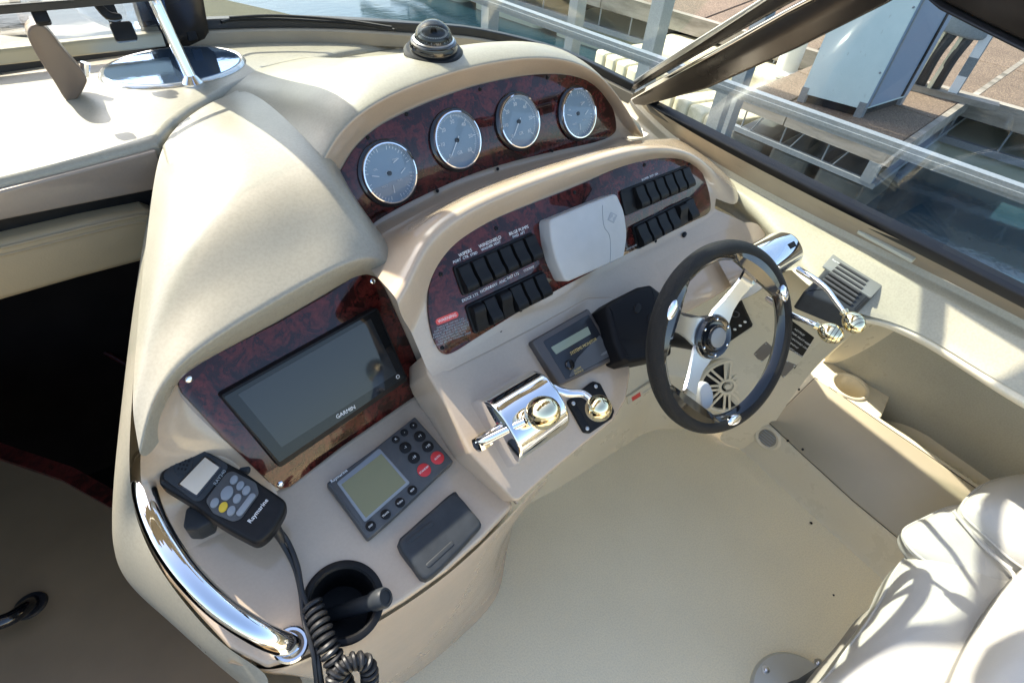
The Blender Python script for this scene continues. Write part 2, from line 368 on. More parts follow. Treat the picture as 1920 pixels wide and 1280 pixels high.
rowsB = [ledge0+[Z(1225, 262, zl-.03), Z(1290, 258, zl-.12)], ledge+ext['ledge'], hc1+ext['hc1'], hc2+ext['hc2'], hc+ext['hc'], stop+ext['stop'], sbot+ext['sbot'], dk0+ext['dk0'], dk1]
grid('switch_hump', rowsB, m_taupe, helm, 3, {3: .2, 5: .75, 6: .85, 7: .1})
# lower face with the engine controls: a pod with a rounded starboard end, then the plain strip behind the wheel
pod = [(790, 640), (835, 694), (915, 655), (1000, 611), (1100, 556), (1150, 555), (1176, 620), (1182, 700), (1174, 750), (1150, 789), (1090, 838), (1030, 888), (968, 944), (925, 900), (880, 850), (838, 765), (800, 700)]
mb = MB(); out = rc([DESK.uv(DESK.at(x, y)) for x, y in pod], .012, 4)
mb.prism(DESK, out, -.10, .002, .006, 3); mk('control_pod', mb, m_taupe, helm)
mb = MB(); s0 = P(DESK, .0, (1120, 560), (1200, 508), (1290, 460), (1370, 425), (1425, 405)); s1 = P(DESK, 0, (1140, 660), (1225, 620), (1310, 575), (1395, 525), (1450, 480))
grid('wheel_strip', [s0, s1, [p+V((0, .01, -.012)) for p in s1], [p+V((0, .10, -.17)) for p in s1]], m_taupe, helm, 2, {1: .6, 2: .5})
# --- plotter pod: hood, lip round the recess, port wall, lower ledge
lip = P(PLOT, .040, (262, 850), (278, 765), (322, 690), (400, 633), (500, 572), (600, 515), (668, 484), (712, 481), (738, 500))+[PLOT.at(756, 518, .0)]
lip2 = P(PLOT, .030, (276, 862), (294, 772), (335, 704), (408, 648), (505, 588), (604, 531), (668, 500), (706, 497), (728, 515))+[PLOT.at(744, 530, .0)]
rec = P(PLOT, .002, (318, 800), (326, 722), (350, 695), (425, 655), (520, 603), (615, 548), (668, 517), (702, 513), (722, 540))+[PLOT.at(730, 548, -.006)]
hood1 = [Z(246, 760, 1.085), Z(275, 640, 1.125), Z(345, 560, 1.145), Z(430, 515, 1.155), Z(510, 475, 1.16), Z(590, 440, 1.16), Z(650, 438, 1.158), Z(698, 450, 1.14), Z(734, 472, 1.108), Z(750, 486, 1.05)]
hood2 = [Z(262, 560, 1.13), Z(305, 470, 1.175), Z(365, 415, 1.20), Z(430, 375, 1.21), Z(495, 350, 1.212), Z(555, 340, 1.208), Z(605, 348, 1.203), Z(650, 366, 1.186), Z(686, 405, 1.15), Z(702, 422, 1.09)]
hood3 = [Z(280, 400, 1.16), Z(320, 325, 1.195), Z(375, 285, 1.212), Z(430, 265, 1.218), Z(490, 254, 1.219), Z(545, 262, 1.220), Z(582, 275, 1.218), Z(617, 302, 1.205), Z(642, 342, 1.18), Z(658, 362, 1.12)]
hood4 = [Z(296, 285, 1.178), Z(330, 235, TZ-.003), Z(385, 196, TZ-.003), Z(440, 172, TZ-.003), Z(495, 168, TZ+.002), Z(545, 190, 1.20), Z(578, 215, 1.203), Z(605, 250, 1.20), Z(622, 290, 1.19), Z(640, 310, 1.14)]
bot = [p+V((0, .02, -.02)) for p in rec]
edgeL = lambda x, y, z: Z(x, y, z)
grid('plotter_hood', [hood4, hood3, hood2, hood1, lip, lip2, rec], m_top, helm, 3, {3: .3, 4: .65, 6: .7})
mb = MB(); o2 = [PLOT.uv(PLOT.at(x, y)) for x, y in ((300, 780), (315, 690), (690, 490), (745, 560), (840, 745), (530, 960), (470, 900))]
mb.prism(PLOT, o2, -.05, -.002); mk('recess_back', mb, m_taupe, helm)
# starboard cheek of the recess, running down to the meeting point of the faces
grid('pod_cheek', [P(PLOT, .002, (702, 513), (726, 545), (765, 640), (800, 722))+[NAV.at(818, 748, .001), NAV.at(885, 840, .001), NAV.at(966, 946, .001)], [PLOT.at(716, 500, .022), PLOT.at(746, 542, .028), PLOT.at(790, 640, .03), PLOT.at(828, 728, .026), NAV.at(842, 755, .022), NAV.at(903, 848, .02), NAV.at(967, 945, .004)],
      [PLOT.at(738, 500, .035), PLOT.at(762, 535, .04), DESK.at(806, 640, .012), DESK.at(850, 725, .012), DESK.at(862, 750, .008), DESK.at(915, 842, .004), DESK.at(969, 944, .0)], [Z(740, 478, 1.06), Z(785, 518, 1.04), DESK.at(825, 640, -.01), DESK.at(870, 722, -.01), DESK.at(885, 750, -.012), DESK.at(935, 838, -.012), DESK.at(975, 940, -.012)]], m_taupe, helm, 3, {0: .7, 1: .2, 2: .2})
# port cheek
grid('port_cheek', [[PLOT.at(350, 690, .002), PLOT.at(328, 722, .002), PLOT.at(340, 750, .002), PLOT.at(400, 808, .002), PLOT.at(470, 868, .002), NAV.at(535, 925, .001)],
      [PLOT.at(335, 700, .028), PLOT.at(298, 755, .028), PLOT.at(298, 800, .020), PLOT.at(360, 865, .004), NAV.at(425, 925, .002), NAV.at(505, 980, -.003)],
      [PLOT.at(322, 690, .040), PLOT.at(272, 780, .040), PLOT.at(260, 860, .035), NAV.at(268, 940, .014), NAV.at(300, 1010, .002), NAV.at(375, 1080, -.003)]], m_taupe, helm, 3, {0: .6, 1: .0})
# nav face with rounded port and aft edges
n0 = P(NAV, 0, (318, 800), (400, 830), (530, 900), (700, 780), (812, 725), (880, 800))
nav_out = [(300, 850), (400, 800), (530, 905), (800, 715), (850, 762), (905, 855), (966, 946), (905, 1010), (840, 1068), (760, 1125), (660, 1185), (560, 1232), (500, 1250), (430, 1215), (370, 1150), (310, 1080), (275, 1020), (258, 950)]
o3 = rc([NAV.uv(NAV.at(x, y)) for x, y in nav_out], .012, 4)
CUP = NAV.at(644, 1128)
nf = MB(); nf.prism(NAV, o3, -.12, 0, .009, 4)
navobj = mk('nav_face', nf, m_taupe, helm)
# port skirt: from the hood's port edge down and aft round the corner, to the hull side of the console
k0 = [Z(299, 262, 1.118), Z(285, 380, 1.098), Z(262, 560, 1.098), Z(246, 760, 1.06), Z(240, 880, 1.0), NAV.at(250, 960, .012), NAV.at(285, 1050, .004), NAV.at(360, 1150, .0), NAV.at(430, 1222, -.004), NAV.at(510, 1262, -.006)]
k1 = [Z(296, 300, 1.10), Z(272, 420, 1.075), Z(245, 600, 1.06), Z(222, 800, 1.02), Z(212, 920, .955), Z(222, 1000, .91), Z(258, 1080, .868), Z(330, 1170, .842), Z(410, 1250, .83), Z(500, 1300, .825)]
k2 = [Z(293, 330, 1.06), Z(262, 480, 1.02), Z(235, 680, .985), Z(212, 870, .93), Z(200, 990, .87), Z(198, 1060, .83), Z(230, 1110, .80), Z(310, 1165, .79), Z(400, 1245, .785), Z(480, 1320, .78)]
k3 = [V((p.x+.015, p.y+.01, .80-.02*i)) for i, p in enumerate(k2)]; k3 = [V((p.x+.06, p.y+.03, .6)) for p in k2]
grid('port_skirt', [k0, k1, k2, k3], m_top, helm, 3, {0: .3, 2: .25})
# aft lip and the face that drops to the sole
f0 = P(NAV, -.012, (420, 1232), (500, 1262), (560, 1242), (662, 1194), (762, 1134), (842, 1076), (908, 1016), (972, 950))
f1 = [NAV.at(x, y, -.022) for x, y in ((425, 1250), (500, 1275), (566, 1252), (668, 1203), (768, 1142), (848, 1083), (912, 1022), (972, 958))]
fz = [(.0, .46), (.06, .44), (.12, .425), (.19, .412), (.26, .405), (.33, .41), (.39, .43), (.42, .49)]
sc_ = (H-FZ)/H
f2 = [V((-.03, .36, .6)), V((.02, .345, .55)), Z(640, 1330, .35), Z(720, 1290, .33), Z(800, 1235, .32), Z(872, 1165, .30), Z(925, 1105, .30), Z(925, 1030, .34)]
f3 = [V((-.02, .40, FZ)), V((.05, .39, FZ)), Z(620, 1365, FZ), Z(745, 1288, FZ), Z(800, 1250, FZ), Z(880, 1180, FZ), Z(940, 1118, FZ), Z(945, 1050, FZ)]
f3b = f3
f1.append(DESK.at(1030, 896, -.02)); f0.append(DESK.at(1030, 890, -.006)); f2.append(Z(960, 985, .36)); f3.append(Z(965, 975, FZ))
grid('console_front', [f0, f1, f2, f3], m_taupe, helm, 3, {0: .2, 1: .1, 3: 1})
# --- footwell wall under the lower face
def wrow(z, dy, end, nx=0.0):
    a = [V((x, FW+dy+(0 if x > .5 else .05), z)) for x in (.40, .62, .85, 1.0, 1.08)]
    m = a[-1]*.45+end*.55; m = V((m.x, min(m.y+.012, a[-1].y), m.z)); return a+[m, end]
hst = .30*(H-FZ)/H+FZ
grid('footwell_wall', [wrow(FZ, 0, Z(1345, 812, FZ)), wrow(FZ+.05, .012, XX(1372, 790, SX-.06)), wrow(hst-.012, .02, XX(1412, 762, SX-.03)), wrow(hst+.006, .045, XX(1425, 750, SX-.02)), wrow(hst+.1, .10, XX(1488, 690, SX+.03)),
      wrow(.74, .07, Z(1548, 632, .74)), wrow(.90, .05, Z(1600, 583, LZ-.035)), wrow(.94, .05, Z(1560, 560, LZ-.01))], m_liner, helm, 3, {0: .6, 1: .2, 2: .5})
# --- sole
sole = MB(); sole.rings([[V((-.3, -2.6, FZ)), V((1.9, -2.6, FZ))], [V((-.3, 1.0, FZ)), V((1.9, 1.0, FZ))]], False, False, False)
tag(mk('cockpit_sole', sole, m_sole, smooth=False), kind='structure')
# --- starboard side liner
PNLF = Frn(XX(1510, 858, SX+.015), (-.72, 0, .70)); PNLF = dirfr(PNLF, PNLF.o, PNLF.at(1715, 1040), PNLF.o)
B_ = P(PNLF, 0, (1395, 755), (1438, 790), (1510, 858), (1560, 904), (1600, 940), (1715, 1040), (1860, 1165)); C_ = P(PNLF, 0, (1500, 690), (1532, 712), (1600, 758), (1652, 794), (1740, 854), (1838, 922), (1990, 1030))
B_ += [PNLF.o+V((0, -1.0, 0)), PNLF.o+V((0, -2.9, 0))]; C_ += [V((C_[-1].x, B_[-2].y, C_[-1].z)), V((C_[-1].x, B_[-1].y, C_[-1].z))]
A_ = [V((p.x-.02, p.y+(.03 if i == 0 else 0), FZ)) for i, p in enumerate(B_)]
B0 = [V((p.x+.008, p.y, FZ+.02)) for p in A_]
zc = C_[2].z
C2 = [V((p.x+.012, p.y, p.z+.004)) for p in C_]
D_ = [Z(1545, 650, zc+.01), Z(1565, 672, zc), Z(1635, 735, zc), Z(1658, 785, zc), Z(1750, 848, zc), Z(1850, 918, zc), Z(2010, 1028, zc), V((SX+.17, -.6, zc)), V((SX+.17, -2.4, zc))]
for i in (0, 1, 2): D_[i].z -= .13
LZ = .93
L_ = [Z(1598, 600, LZ-.02), Z(1640, 597, LZ), Z(1700, 622, LZ), Z(1732, 638, LZ), Z(1762, 655, LZ), Z(1850, 712, LZ), Z(1925, 762, LZ), V((1.17, -.6, LZ)), V((1.17, -2.4, LZ))]
XW = max(p.x for p in C_)+.19
W0 = [V((p.x+.012, p.y, p.z-.03)) if i > 1 else p+V((.02, 0, .01)) for i, p in enumerate(D_)]
W1 = [V((XW-.02, (p.y+q.y)/2 if i > 1 else p.y, p.z-.10)) for i, (p, q) in enumerate(zip(D_, L_))]
W2 = [V((XW-.015, p.y+.01, .86)) for p in L_]; W3 = [V((XW-.06, p.y+.008, .902)) for p in L_]
for i, f in ((0, .6), (1, .25)):
    W1[i].z += .05; W1[i] = W1[i].lerp(L_[i], f*.2); W2[i] = W2[i].lerp(L_[i], f); W3[i] = W3[i].lerp(L_[i], f)
L1 = [p+V((.012, 0, .006)) for p in L_]; L0 = [V((p.x+.004, p.y, p.z-.02)) for p in L_]
side = thing('side_liner', (SX, 0, FZ), 'cream moulded starboard side liner with a cup recess and screwed panel beside the sole', 'side panel')
grid('liner_moulding', [A_, B0, B_, C_, C2, D_, W0, W1, W2, W3, L0, L_, L1], m_liner, side, 3, {0: .5, 2: .85, 3: .8, 4: .5, 5: .85, 10: .3, 11: .4})
# corner cove between the footwell wall and the side
grid('corner_cove', [[Z(1330, 825, FZ), Z(1385, 840, FZ+.002), Z(1420, 850, FZ+.003)], [XX(1405, 770, SX-.03), XX(1425, 776, SX-.002), XX(1452, 790, SX+.02)], [XX(1480, 690, SX+.03), XX(1498, 690, SX+.05), XX(1520, 694, SX+.085)], [Z(1540, 625, .72), Z(1560, 630, .72), Z(1580, 640, .72)], [Z(1585, 582, LZ-.02), Z(1615, 582, LZ-.01), Z(1640, 592, LZ-.01)]], m_liner, side, 3)
# --- coaming: from the rolled lip out to the window sill
CZ = LZ+.006
c0 = [V((.98, 1.2, CZ)), Z(1330, 372, CZ), Z(1420, 432, CZ), Z(1500, 530, CZ), Z(1590, 585, CZ), Z(1650, 596, CZ), Z(1705, 615, CZ), Z(1768, 648, CZ), Z(1925, 752, CZ), V((1.18, -.6, CZ)), V((1.18, -2.4, CZ))]
c1 = [p+V((.012, .0, .008)) for p in c0]
def sill(y, x, z): return V((x, y, z))
UE = [(1150, 150), (1250, 262), (1330, 308), (1430, 366), (1520, 412), (1600, 452), (1680, 492), (1760, 532), (1925, 615)]
CZ2 = 1.0
u = [Z(x, y, CZ2) for x, y in UE]; u = [V((p.x, max(p.y, -9), p.z)) for p in u]+[V((u[-1].x+.0, -.6, CZ2)), V((u[-1].x, -2.4, CZ2))]
ua = [V((p.x-.03, p.y, CZ2-.004)) for p in u]; ub = [V((p.x-.004, p.y, CZ2)) for p in u]; uc = [V((p.x, p.y, CZ2+.012)) for p in u]
coam = thing('coaming', (1.2, 0, .95), 'speckled cream side deck moulding under the starboard window, running aft past the wheel', 'coaming')
grid('coaming_moulding', [c0, c1, [p*.35+q*.65 for p, q in zip(c1, ua)], ua, ub, uc], m_coam, coam, 3, {0: .3, 1: .3, 3: .5, 4: .6})
SILL = [(1205, 190), (1290, 245), (1390, 300), (1500, 357), (1600, 408), (1700, 456), (1800, 507), (1925, 570)]
g_ = [Z(x, y, 1.06) for x, y in SILL]; g_ = g_+[V((g_[-1].x+.005, -.6, 1.06)), V((g_[-1].x+.005, -2.4, 1.06))]
u2 = [V((p.x, p.y, CZ2+.012)) for p in u[1:]]; u2 = [u[0]+V((0, 0, .012))]+u2
gg = [Z(1165, 165, 1.06)]+g_
def resm(r, n): s = spl(r, 8); return [s[round(i*(len(s)-1)/(n-1))] for i in range(n)]
grid('window_sill', [resm(uc, 12), [V((p.x, p.y, p.z+.004)) for p in resm([q*.6+r*.4 for q, r in zip(uc, gg+gg[-1:])], 12)], resm(gg, 12)], m_tanfr, coam, 2, {1: .5})
# ------------------------------------------------------------------ forward deck moulding to port, windshield, cabin opening
deck = thing('foredeck_shelf', (.0, 1.2, TZ), 'speckled cream shelf ahead of the companionway with an oval hatch set in it', 'deck shelf')
DK = Fr((0, 0, TZ), 0, 0)
seam = [(293, 262), (322, 228), (357, 202), (393, 182), (435, 160), (483, 140), (560, 118), (640, 98), (740, 82)]
front = [(-260, 400), (-120, 365), (0, 335), (150, 299), (270, 268)]
wbase = [(790, 40), (760, 55), (640, 52), (480, 50), (355, 56), (290, 76), (150, 92), (0, 112), (-260, 140)]
o_ = [DK.uv(DK.at(x, y)) for x, y in front+seam+wbase]
mb = MB(); mb.prism(DK, o_, -.03, 0, .012, 4); mk('shelf_moulding', mb, m_top, deck)
# dash module top reaching under the seam
o_ = [DK.uv(DK.at(x, y)) for x, y in ((300, 265), (330, 226), (362, 205), (397, 186), (440, 163), (487, 144), (563, 122), (642, 102), (742, 86), (790, 84), (760, 130), (680, 170), (560, 250), (500, 330), (420, 420), (330, 380))]
mb = MB(); mb.prism(DK, o_, -.05, -.004, .008, 3); mk('dash_top', mb, m_top, helm)
o_ = [DK.uv(DK.at(x, y)) for x, y in ((740, 82), (800, 60), (990, 60), (1090, 100), (1160, 140), (1130, 165), (1000, 140), (880, 110))]
# fascia, black band and padded header over the companionway
FY = DK.at(150, 299).y-.002; _a, _b = DK.at(0, 335), DK.at(270, 268)
FA = Fr(_a.lerp(_b, .5)+V((0, -.006, 0)), math.degrees(math.atan2(_b.y-_a.y, _b.x-_a.x)), 90)
def fq(*p): return [FA.uv(FA.at(x, y)) for x, y in p]
mb = MB(); top_ = -.012
f_ = fq((-260, 480), (0, 412), (150, 382), (292, 354)); f_ = [(f_[0][0], top_)]+f_+[(f_[-1][0]+.02, f_[-1][1]), (f_[-1][0]+.02, top_)]
mb.prism(FA, f_, -.03, .004, .004); mk('fascia', mb, gel('fascia_gelcoat', (.27, .215, .165), .2, coat=.2), deck)
mb = MB(); mb.prism(FA, fq((-260, 470), (0, 405), (150, 376), (300, 345), (300, 400), (150, 420), (0, 455), (-260, 525)), -.10, -.02); mk('black_band', mb, m_black, deck)
pad = thing('companionway_header_pad', FA.at(150, 470), 'tan padded vinyl header with stitched seams above the dark companionway', 'padded trim')
pa = [(-260, 508), (0, 448), (150, 412), (268, 388), (286, 394), (290, 480), (150, 517), (0, 560), (-260, 640)]
mb = MB(); mb.prism(FA, fq(*pa), -.06, .012, .014, 4); mk('pad', mb, m_pad, pad)
for off, rr in ((16, .0022), (30, .0022)):
    pts = [FA.at(x, y, .0125) for x, y in ((-260, 508+off), (0, 450+off), (150, 415+off*.9), (262, 391+off*.85), (284, 396+off*.9))]
    mk('seam_piping', MB().tube(spl(pts, 5), rr, 6), m_pad, pad)
# dark cabin
cabin = thing('cabin_interior', (-.5, 1.2, -.4), 'unlit dark cabin space seen through the companionway', 'cabin')
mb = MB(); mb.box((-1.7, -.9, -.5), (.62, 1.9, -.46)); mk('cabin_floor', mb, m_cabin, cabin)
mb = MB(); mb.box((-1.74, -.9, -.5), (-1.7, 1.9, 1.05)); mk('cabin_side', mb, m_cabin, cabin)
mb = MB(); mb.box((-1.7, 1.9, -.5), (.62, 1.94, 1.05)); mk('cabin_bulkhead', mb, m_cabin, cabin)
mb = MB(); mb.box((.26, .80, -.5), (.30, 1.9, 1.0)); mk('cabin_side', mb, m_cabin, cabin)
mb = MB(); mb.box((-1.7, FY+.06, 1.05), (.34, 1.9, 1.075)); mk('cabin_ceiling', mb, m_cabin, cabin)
mb = MB(); mb.box((-1.7, -2.6, -.5), (-.32, -.9, .35)); mk('settee', mb, m_brown, cabin)
for k in range(3):
    p0 = Z(20+60*k, 600+40*k, .1); mb = MB(); mb.tube([p0+V((-.3, .5, .35)), p0+V((.3, -.25, -.2))], .008, 8); mk('grab_rail', mb, m_redwood, cabin)
door = thing('companionway_door', Z(120, 1100, .34), 'brown sliding companionway door with a round black pull handle at the lower left', 'door')
DR = Fr((0, 0, .34), 0, 0)
dd = [DR.uv(DR.at(x, y)) for x, y in ((-420, 700), (-120, 808), (0, 858), (130, 902), (225, 955), (330, 1010), (430, 1180), (520, 1420), (200, 1560), (-420, 1500))]
mb = MB(); mb.prism(DR, dd, -.03, 0, .006); mk('door_leaf', mb, m_brown, door)
mb = MB(); tr = [DR.at(x, y, -.002) for x, y in ((-420, 690), (-120, 798), (0, 848), (130, 892), (225, 945), (335, 1000))]
for a, b in zip(tr, tr[1:]): mb.bar(a, b, .035, .03)
mk('door_trim', mb, m_redwood, door)
hp = [DR.at(-60, 1180, .05), DR.at(-20, 1172, .055), DR.at(20, 1158, .05), DR.at(48, 1138, .03), DR.at(62, 1128, .0)]
mk('pull_handle', MB().tube(spl(hp, 5), .014, 12), m_blackg, door)
rg = DR.sub(DR.at(58, 1135)); mb = MB(); mb.lathe(rg, [(.012, .001), (.012, .006), (.019, .008), (.026, .006), (.028, 0)], 28, False, False, 1.1, 1.0); mk('handle_collar', mb, m_rubber, door)
fore = thing('foredeck', (0, 2.2, .95), 'white foredeck of the boat beyond the windshield', 'deck')
fr_ = []
for y, hw, z in ((1.55, 1.15, 1.02), (1.9, 1.05, 1.0), (2.3, .85, .95), (2.8, .5, .88), (3.2, .12, .80)): fr_.append([V((-.35+hw*k*1.15, y, z-.10*k*k)) for k in (-1, -.8, -.4, 0, .4, .8, 1)])
grid('foredeck_moulding', fr_, m_coam, fore, 2)
mb = MB(); mb.box((-1.72, 1.02, 1.08), (-.33, 1.9, 1.16)); mk('port_deck_moulding', mb, m_top, deck, smooth=False)
# oval hatch
hx = [DK.at(x, y) for x, y in ((190, 150), (452, 105), (330, 92), (305, 172))]
hc_ = (hx[0]+hx[1])/2; ax = (hx[1]-hx[0]); ang = math.degrees(math.atan2(ax.y, ax.x)); HF = DK.sub(V((hc_.x, hc_.y, TZ)), ang)
a_ = ax.length/2; b_ = abs((hx[2]-hx[3]).dot(HF.s))/2*.98
hatch = thing('oval_hatch', HF.o, 'oval blue mirrored glass hatch in a polished rim on the port shelf', 'hatch')
def ov(k): return [(math.cos(2*math.pi*i/64)*(a_+k), math.sin(2*math.pi*i/64)*(b_+k)) for i in range(64)]
mb = MB(); mb.rings([[HF.pt(x, y, z) for x, y in ov(k)] for k, z in ((.003, .0005), (.0, .004), (-.003, .0055), (-.006, .005), (-.008, .004), (-.0085, .0005))], False, False); mk('hatch_rim', mb, mat('polished_rim', (.75, .74, .70), .18, .8), hatch)
mb = MB(); mb.prism(HF, ov(-.008), .001, .005); mk('hatch_glass', mb, mat('blue_mirror_glass', (.30, .46, .70), .03, .9, build=lambda t, b: bump(t, b, noise_(t, 60, 5).outputs[0], .15, .002)), hatch)
# upright bracket at far left
BF = Fr(Z(135, 182, TZ), 0, 90)
fin = thing('upright_bracket', BF.o, 'brown teardrop shaped upright bracket standing on the shelf at the far left', 'bracket')
bo = cspl([BF.uv(BF.at(x, y)) for x, y in ((50, 62), (57, 45), (74, 43), (90, 54), (120, 92), (158, 138), (158, 158), (140, 184), (122, 184), (100, 150), (66, 98))], 5)
mb = MB(); mb.prism(BF, bo, -.028, .012, .004, 4, .004); mk('bracket_body', mb, mat('brown_moulding', (.17, .12, .085), .3), fin)
mb = MB(); mb.tube([BF.at(160, 118, -.01), BF.at(158, 142, -.01)], .007, 12); mk('hinge_pin', mb, m_chrome, fin)
# ------------------------------------------------------------------ windshield
WZ = TZ+.0
ws = thing('windshield', Z(400, 70, WZ), 'raked windshield in dark bronze frames with a wiper and clear panes', 'windshield')
def bars(pts, wd, hg, up=(0, 0, 1)):
    rs = []; m = len(pts)
    for i in range(m):
        d = (pts[min(i+1, m-1)]-pts[max(i-1, 0)]).normalized(); a = V(up).cross(d).normalized(); b = d.cross(a)
        rs.append([pts[i]+a*u*wd/2+b*v*hg/2 for u, v in ((-1, -.8), (-.8, -1), (.8, -1), (1, -.8), (1, .8), (.8, 1), (-.8, 1), (-1, .8))])
    return MB().rings(rs)
CB = Z(1185, 182, 1.07)     # foot of the starboard corner post
base = [Z(348, 72, WZ+.01), Z(480, 66, WZ+.01), Z(620, 66, WZ+.01), Z(765, 74, WZ+.01)]
hid = [base[-1]*.72+CB*.28+V((.06, .07, .0)), base[-1]*.35+CB*.65+V((.07, .07, 0)), CB]
basel = spl(base+hid, 4)
mk('frame', bars(basel, .035, .03), m_tanfr, ws)
b2 = [p+V((0, .006, .024)) for p in basel]; mk('gasket', bars(b2, .022, .020), m_rubber, ws)
RK = V((0, -.42, .62))        # rake of the glass, foot to head
def rake(p, k=1): return p+RK*k
CT = XX(1620, -30, CB.x-.10)
n_ = len(b2); tops = [rake(p, .80) for p in b2]; mk('frame', bars(tops, .022, .03), m_frame, ws)
mb = MB(); mb.rings([b2, tops], False, False, False); mb2 = MB(); mb2.rings([[p+V((0, .002, .004)) for p in b2], [p+V((0, .0, 0)) for p in tops]], False, False, False)
mb3 = MB(); q_ = [p+V((0, .005, 0)) for p in b2]; mb3.rings([b2, tops, [p+V((0, .005, 0)) for p in tops], q_, b2], False, False, False); mk('front_pane', mb3, m_glass2, ws)
# centre post
mk('centre_post', bars([Z(334, 80, WZ), Z(334, 80, WZ)+(Y(300, -60, Z(338, 76, WZ).y-.12)-Z(334, 80, WZ))*4.3], .115, .05, (0, 1, 0)), m_frame, ws)
ra, rb_ = Z(357, 66, WZ+.02), Y(322, -60, Z(357, 66, WZ).y-.13); mk('gasket', bars([ra, rb_], .02, .03, (0, 1, 0)), m_rubber, ws)
mk('trim_bead', bars([Z(318, 74, WZ+.02), Y(288, -60, Z(338, 76, WZ).y-.15)], .008, .02, (0, 1, 0)), m_chrome, ws)
ft = Z(362, 158, WZ); brc = thing('windshield_brace', ft, 'thin chrome brace rising from the shelf beside the oval hatch', 'brace')
tp = Y(262, -60, ft.y+.05); mk('brace_tube', MB().tube([ft+V((0, 0, .01)), ft.lerp(tp, .5), tp], .0095, 14), m_chrome, brc)
FF = Frn(ft, (0, 0, 1)); mb = MB(); mb.lathe(FF, [(.018, 0), (.018, .004), (.012, .012), (.009, .016)], 20); mk('brace_foot', mb, m_chrome, brc)
# port window: lower frames, glass, latches
PW = [Z(-260, 162, WZ), Z(0, 130, WZ), Z(150, 108, WZ), Z(305, 88, WZ)]
prt = thing('port_window', PW[1], 'port window with black and tan frames and two dark latches', 'window')
mk('gasket', bars(spl(PW, 3), .04, .03), m_rubber, prt)
P2 = [Z(-260, 128, WZ+.03), Z(0, 105, WZ+.03), Z(150, 88, WZ+.03), Z(305, 72, WZ+.03)]; mk('frame', bars(spl(P2, 3), .02, .025), mat('pale_frame', (.42, .37, .26), .3, .3), prt)
yb = P2[2].y-.02
P3 = [Y(-260, 40, yb-.22), Y(0, 18, yb-.20), Y(150, 6, yb-.18), Y(300, -8, yb-.16)]
mk('frame', bars(spl(P3, 3), .008, .011), m_rubber, prt)
P4 = [Y(-260, -60, yb-.40), Y(0, -70, yb-.38), Y(150, -78, yb-.36), Y(300, -90, yb-.34)]
mb = MB(); mb.rings([P2, P3, P4, [p+V((0, .005, 0)) for p in P4], [p+V((0, .005, 0)) for p in P3], [p+V((0, .005, 0)) for p in P2], P2], False, False, False); mk('pane', mb, m_glass, prt, edge=20)
for x, y in ((232, 62),):
    L = Fr(Y(x, y, yb-.09), 0, 60); mb = MB(); mb.prism(L, rc(rect(.034, .03), .005), 0, .012, .003); mb.prism(L.sub(L.pt(-.006, .034, 0)), rc(rect(.018, .04), .004), 0, .010, .003); mk('latch', mb, m_black, prt)
L = Fr(Y(196, 18, yb-.15), 0, 60); mb = MB(); mb.prism(L, cspl([(-.016, .02), (-.008, .022), (.004, -.004), (.018, -.01), (.016, -.018), (-.004, -.014)], 4), 0, .01, .003); mk('latch', mb, m_black, prt)
L = Fr(Y(75, 28, yb-.17), 0, 60); mb = MB(); mb.prism(L, rc(rect(.02, .03), .004), 0, .014, .003); mk('latch', mb, m_black, prt)
# wiper lying on the front pane
wq = [(415, 38), (440, 33), (520, 32), (600, 36), (680, 42), (740, 53)]
wi = thing('wiper', Z(600, 60, WZ+.02), 'thin black wiper lying along the foot of the windshield', 'wiper')
wp = [Z(x, y+4, WZ+.05) for x, y in wq]; mk('wiper_blade', MB().tube(spl(wp, 5), .0035, 8), m_black, wi)
wa = [Z(x, y-4, WZ+.07) for x, y in ((430, 38), (520, 34), (640, 42), (735, 56))]; mk('wiper_arm', MB().tube(spl(wa, 5), .003, 8), m_black, wi)
# starboard side window: corner post of two flat sections, bottom gasket, top frame
swn = thing('side_window', CB, 'starboard side window in bronze frames with a scratched clear pane', 'window')
def seg4(name, px, x_, m, w0=.004, par=None):
    """flat extrusion whose outline is given in the picture, standing in the fore-and-aft plane of the window"""
    return None
SP0 = Z(1215, 195, 1.06); SP1 = Z(1800, 507, 1.06)
TI = V((-.12, 0, .42))   # the window leans inboard with height
e1 = (SP1-SP0).normalized(); nW = e1.cross(TI.normalized()).normalized(); 
if nW.x > 0: nW = -nW
WN = Fr.__new__(Fr); WN.o = SP0; WN.n = nW; WN.h = e1; WN.s = nW.cross(e1)
def wq_(*p): return [WN.uv(WN.at(x, y)) for x, y in p]
mb = MB(); mb.prism(WN, wq_((1208, 186), (1226, 198), (1500, 338), (1800, 489), (1990, 585), (1990, 612), (1800, 513), (1500, 361), (1290, 250), (1222, 210)), -.02, .006, .004); mk('gasket', mb, m_rubber, swn)
mb = MB(); mb.prism(WN, wq_((1186, 182), (1340, 100), (1480, 22), (1640, -60), (1800, -150), (1850, -150), (1760, -60), (1668, 4), (1500, 88), (1330, 164), (1212, 196), (1194, 196)), -.03, .010, .005); mk('corner_post', mb, m_frame, swn)
mb = MB(); mb.prism(WN, wq_((1180, 180), (1340, 92), (1480, 14), (1640, -70), (1652, -66), (1486, 20), (1346, 99), (1190, 184)), -.03, .016, .003); mk('trim_bead', mb, m_chrome, swn)
mb = MB(); mb.prism(WN, wq_((1166, 172), (1330, 66), (1440, -2), (1560, -80), (1620, -66), (1476, 10), (1336, 88), (1176, 178)), -.04, .004, .005); mk('corner_post', mb, m_frame, swn)
mb = MB(); mb.prism(WN, wq_((1160, 170), (1300, 78), (1430, -4), (1550, -84), (1562, -80), (1440, 0), (1308, 86), (1168, 174)), -.045, .010, .003); mk('trim_bead', mb, m_steel, swn)
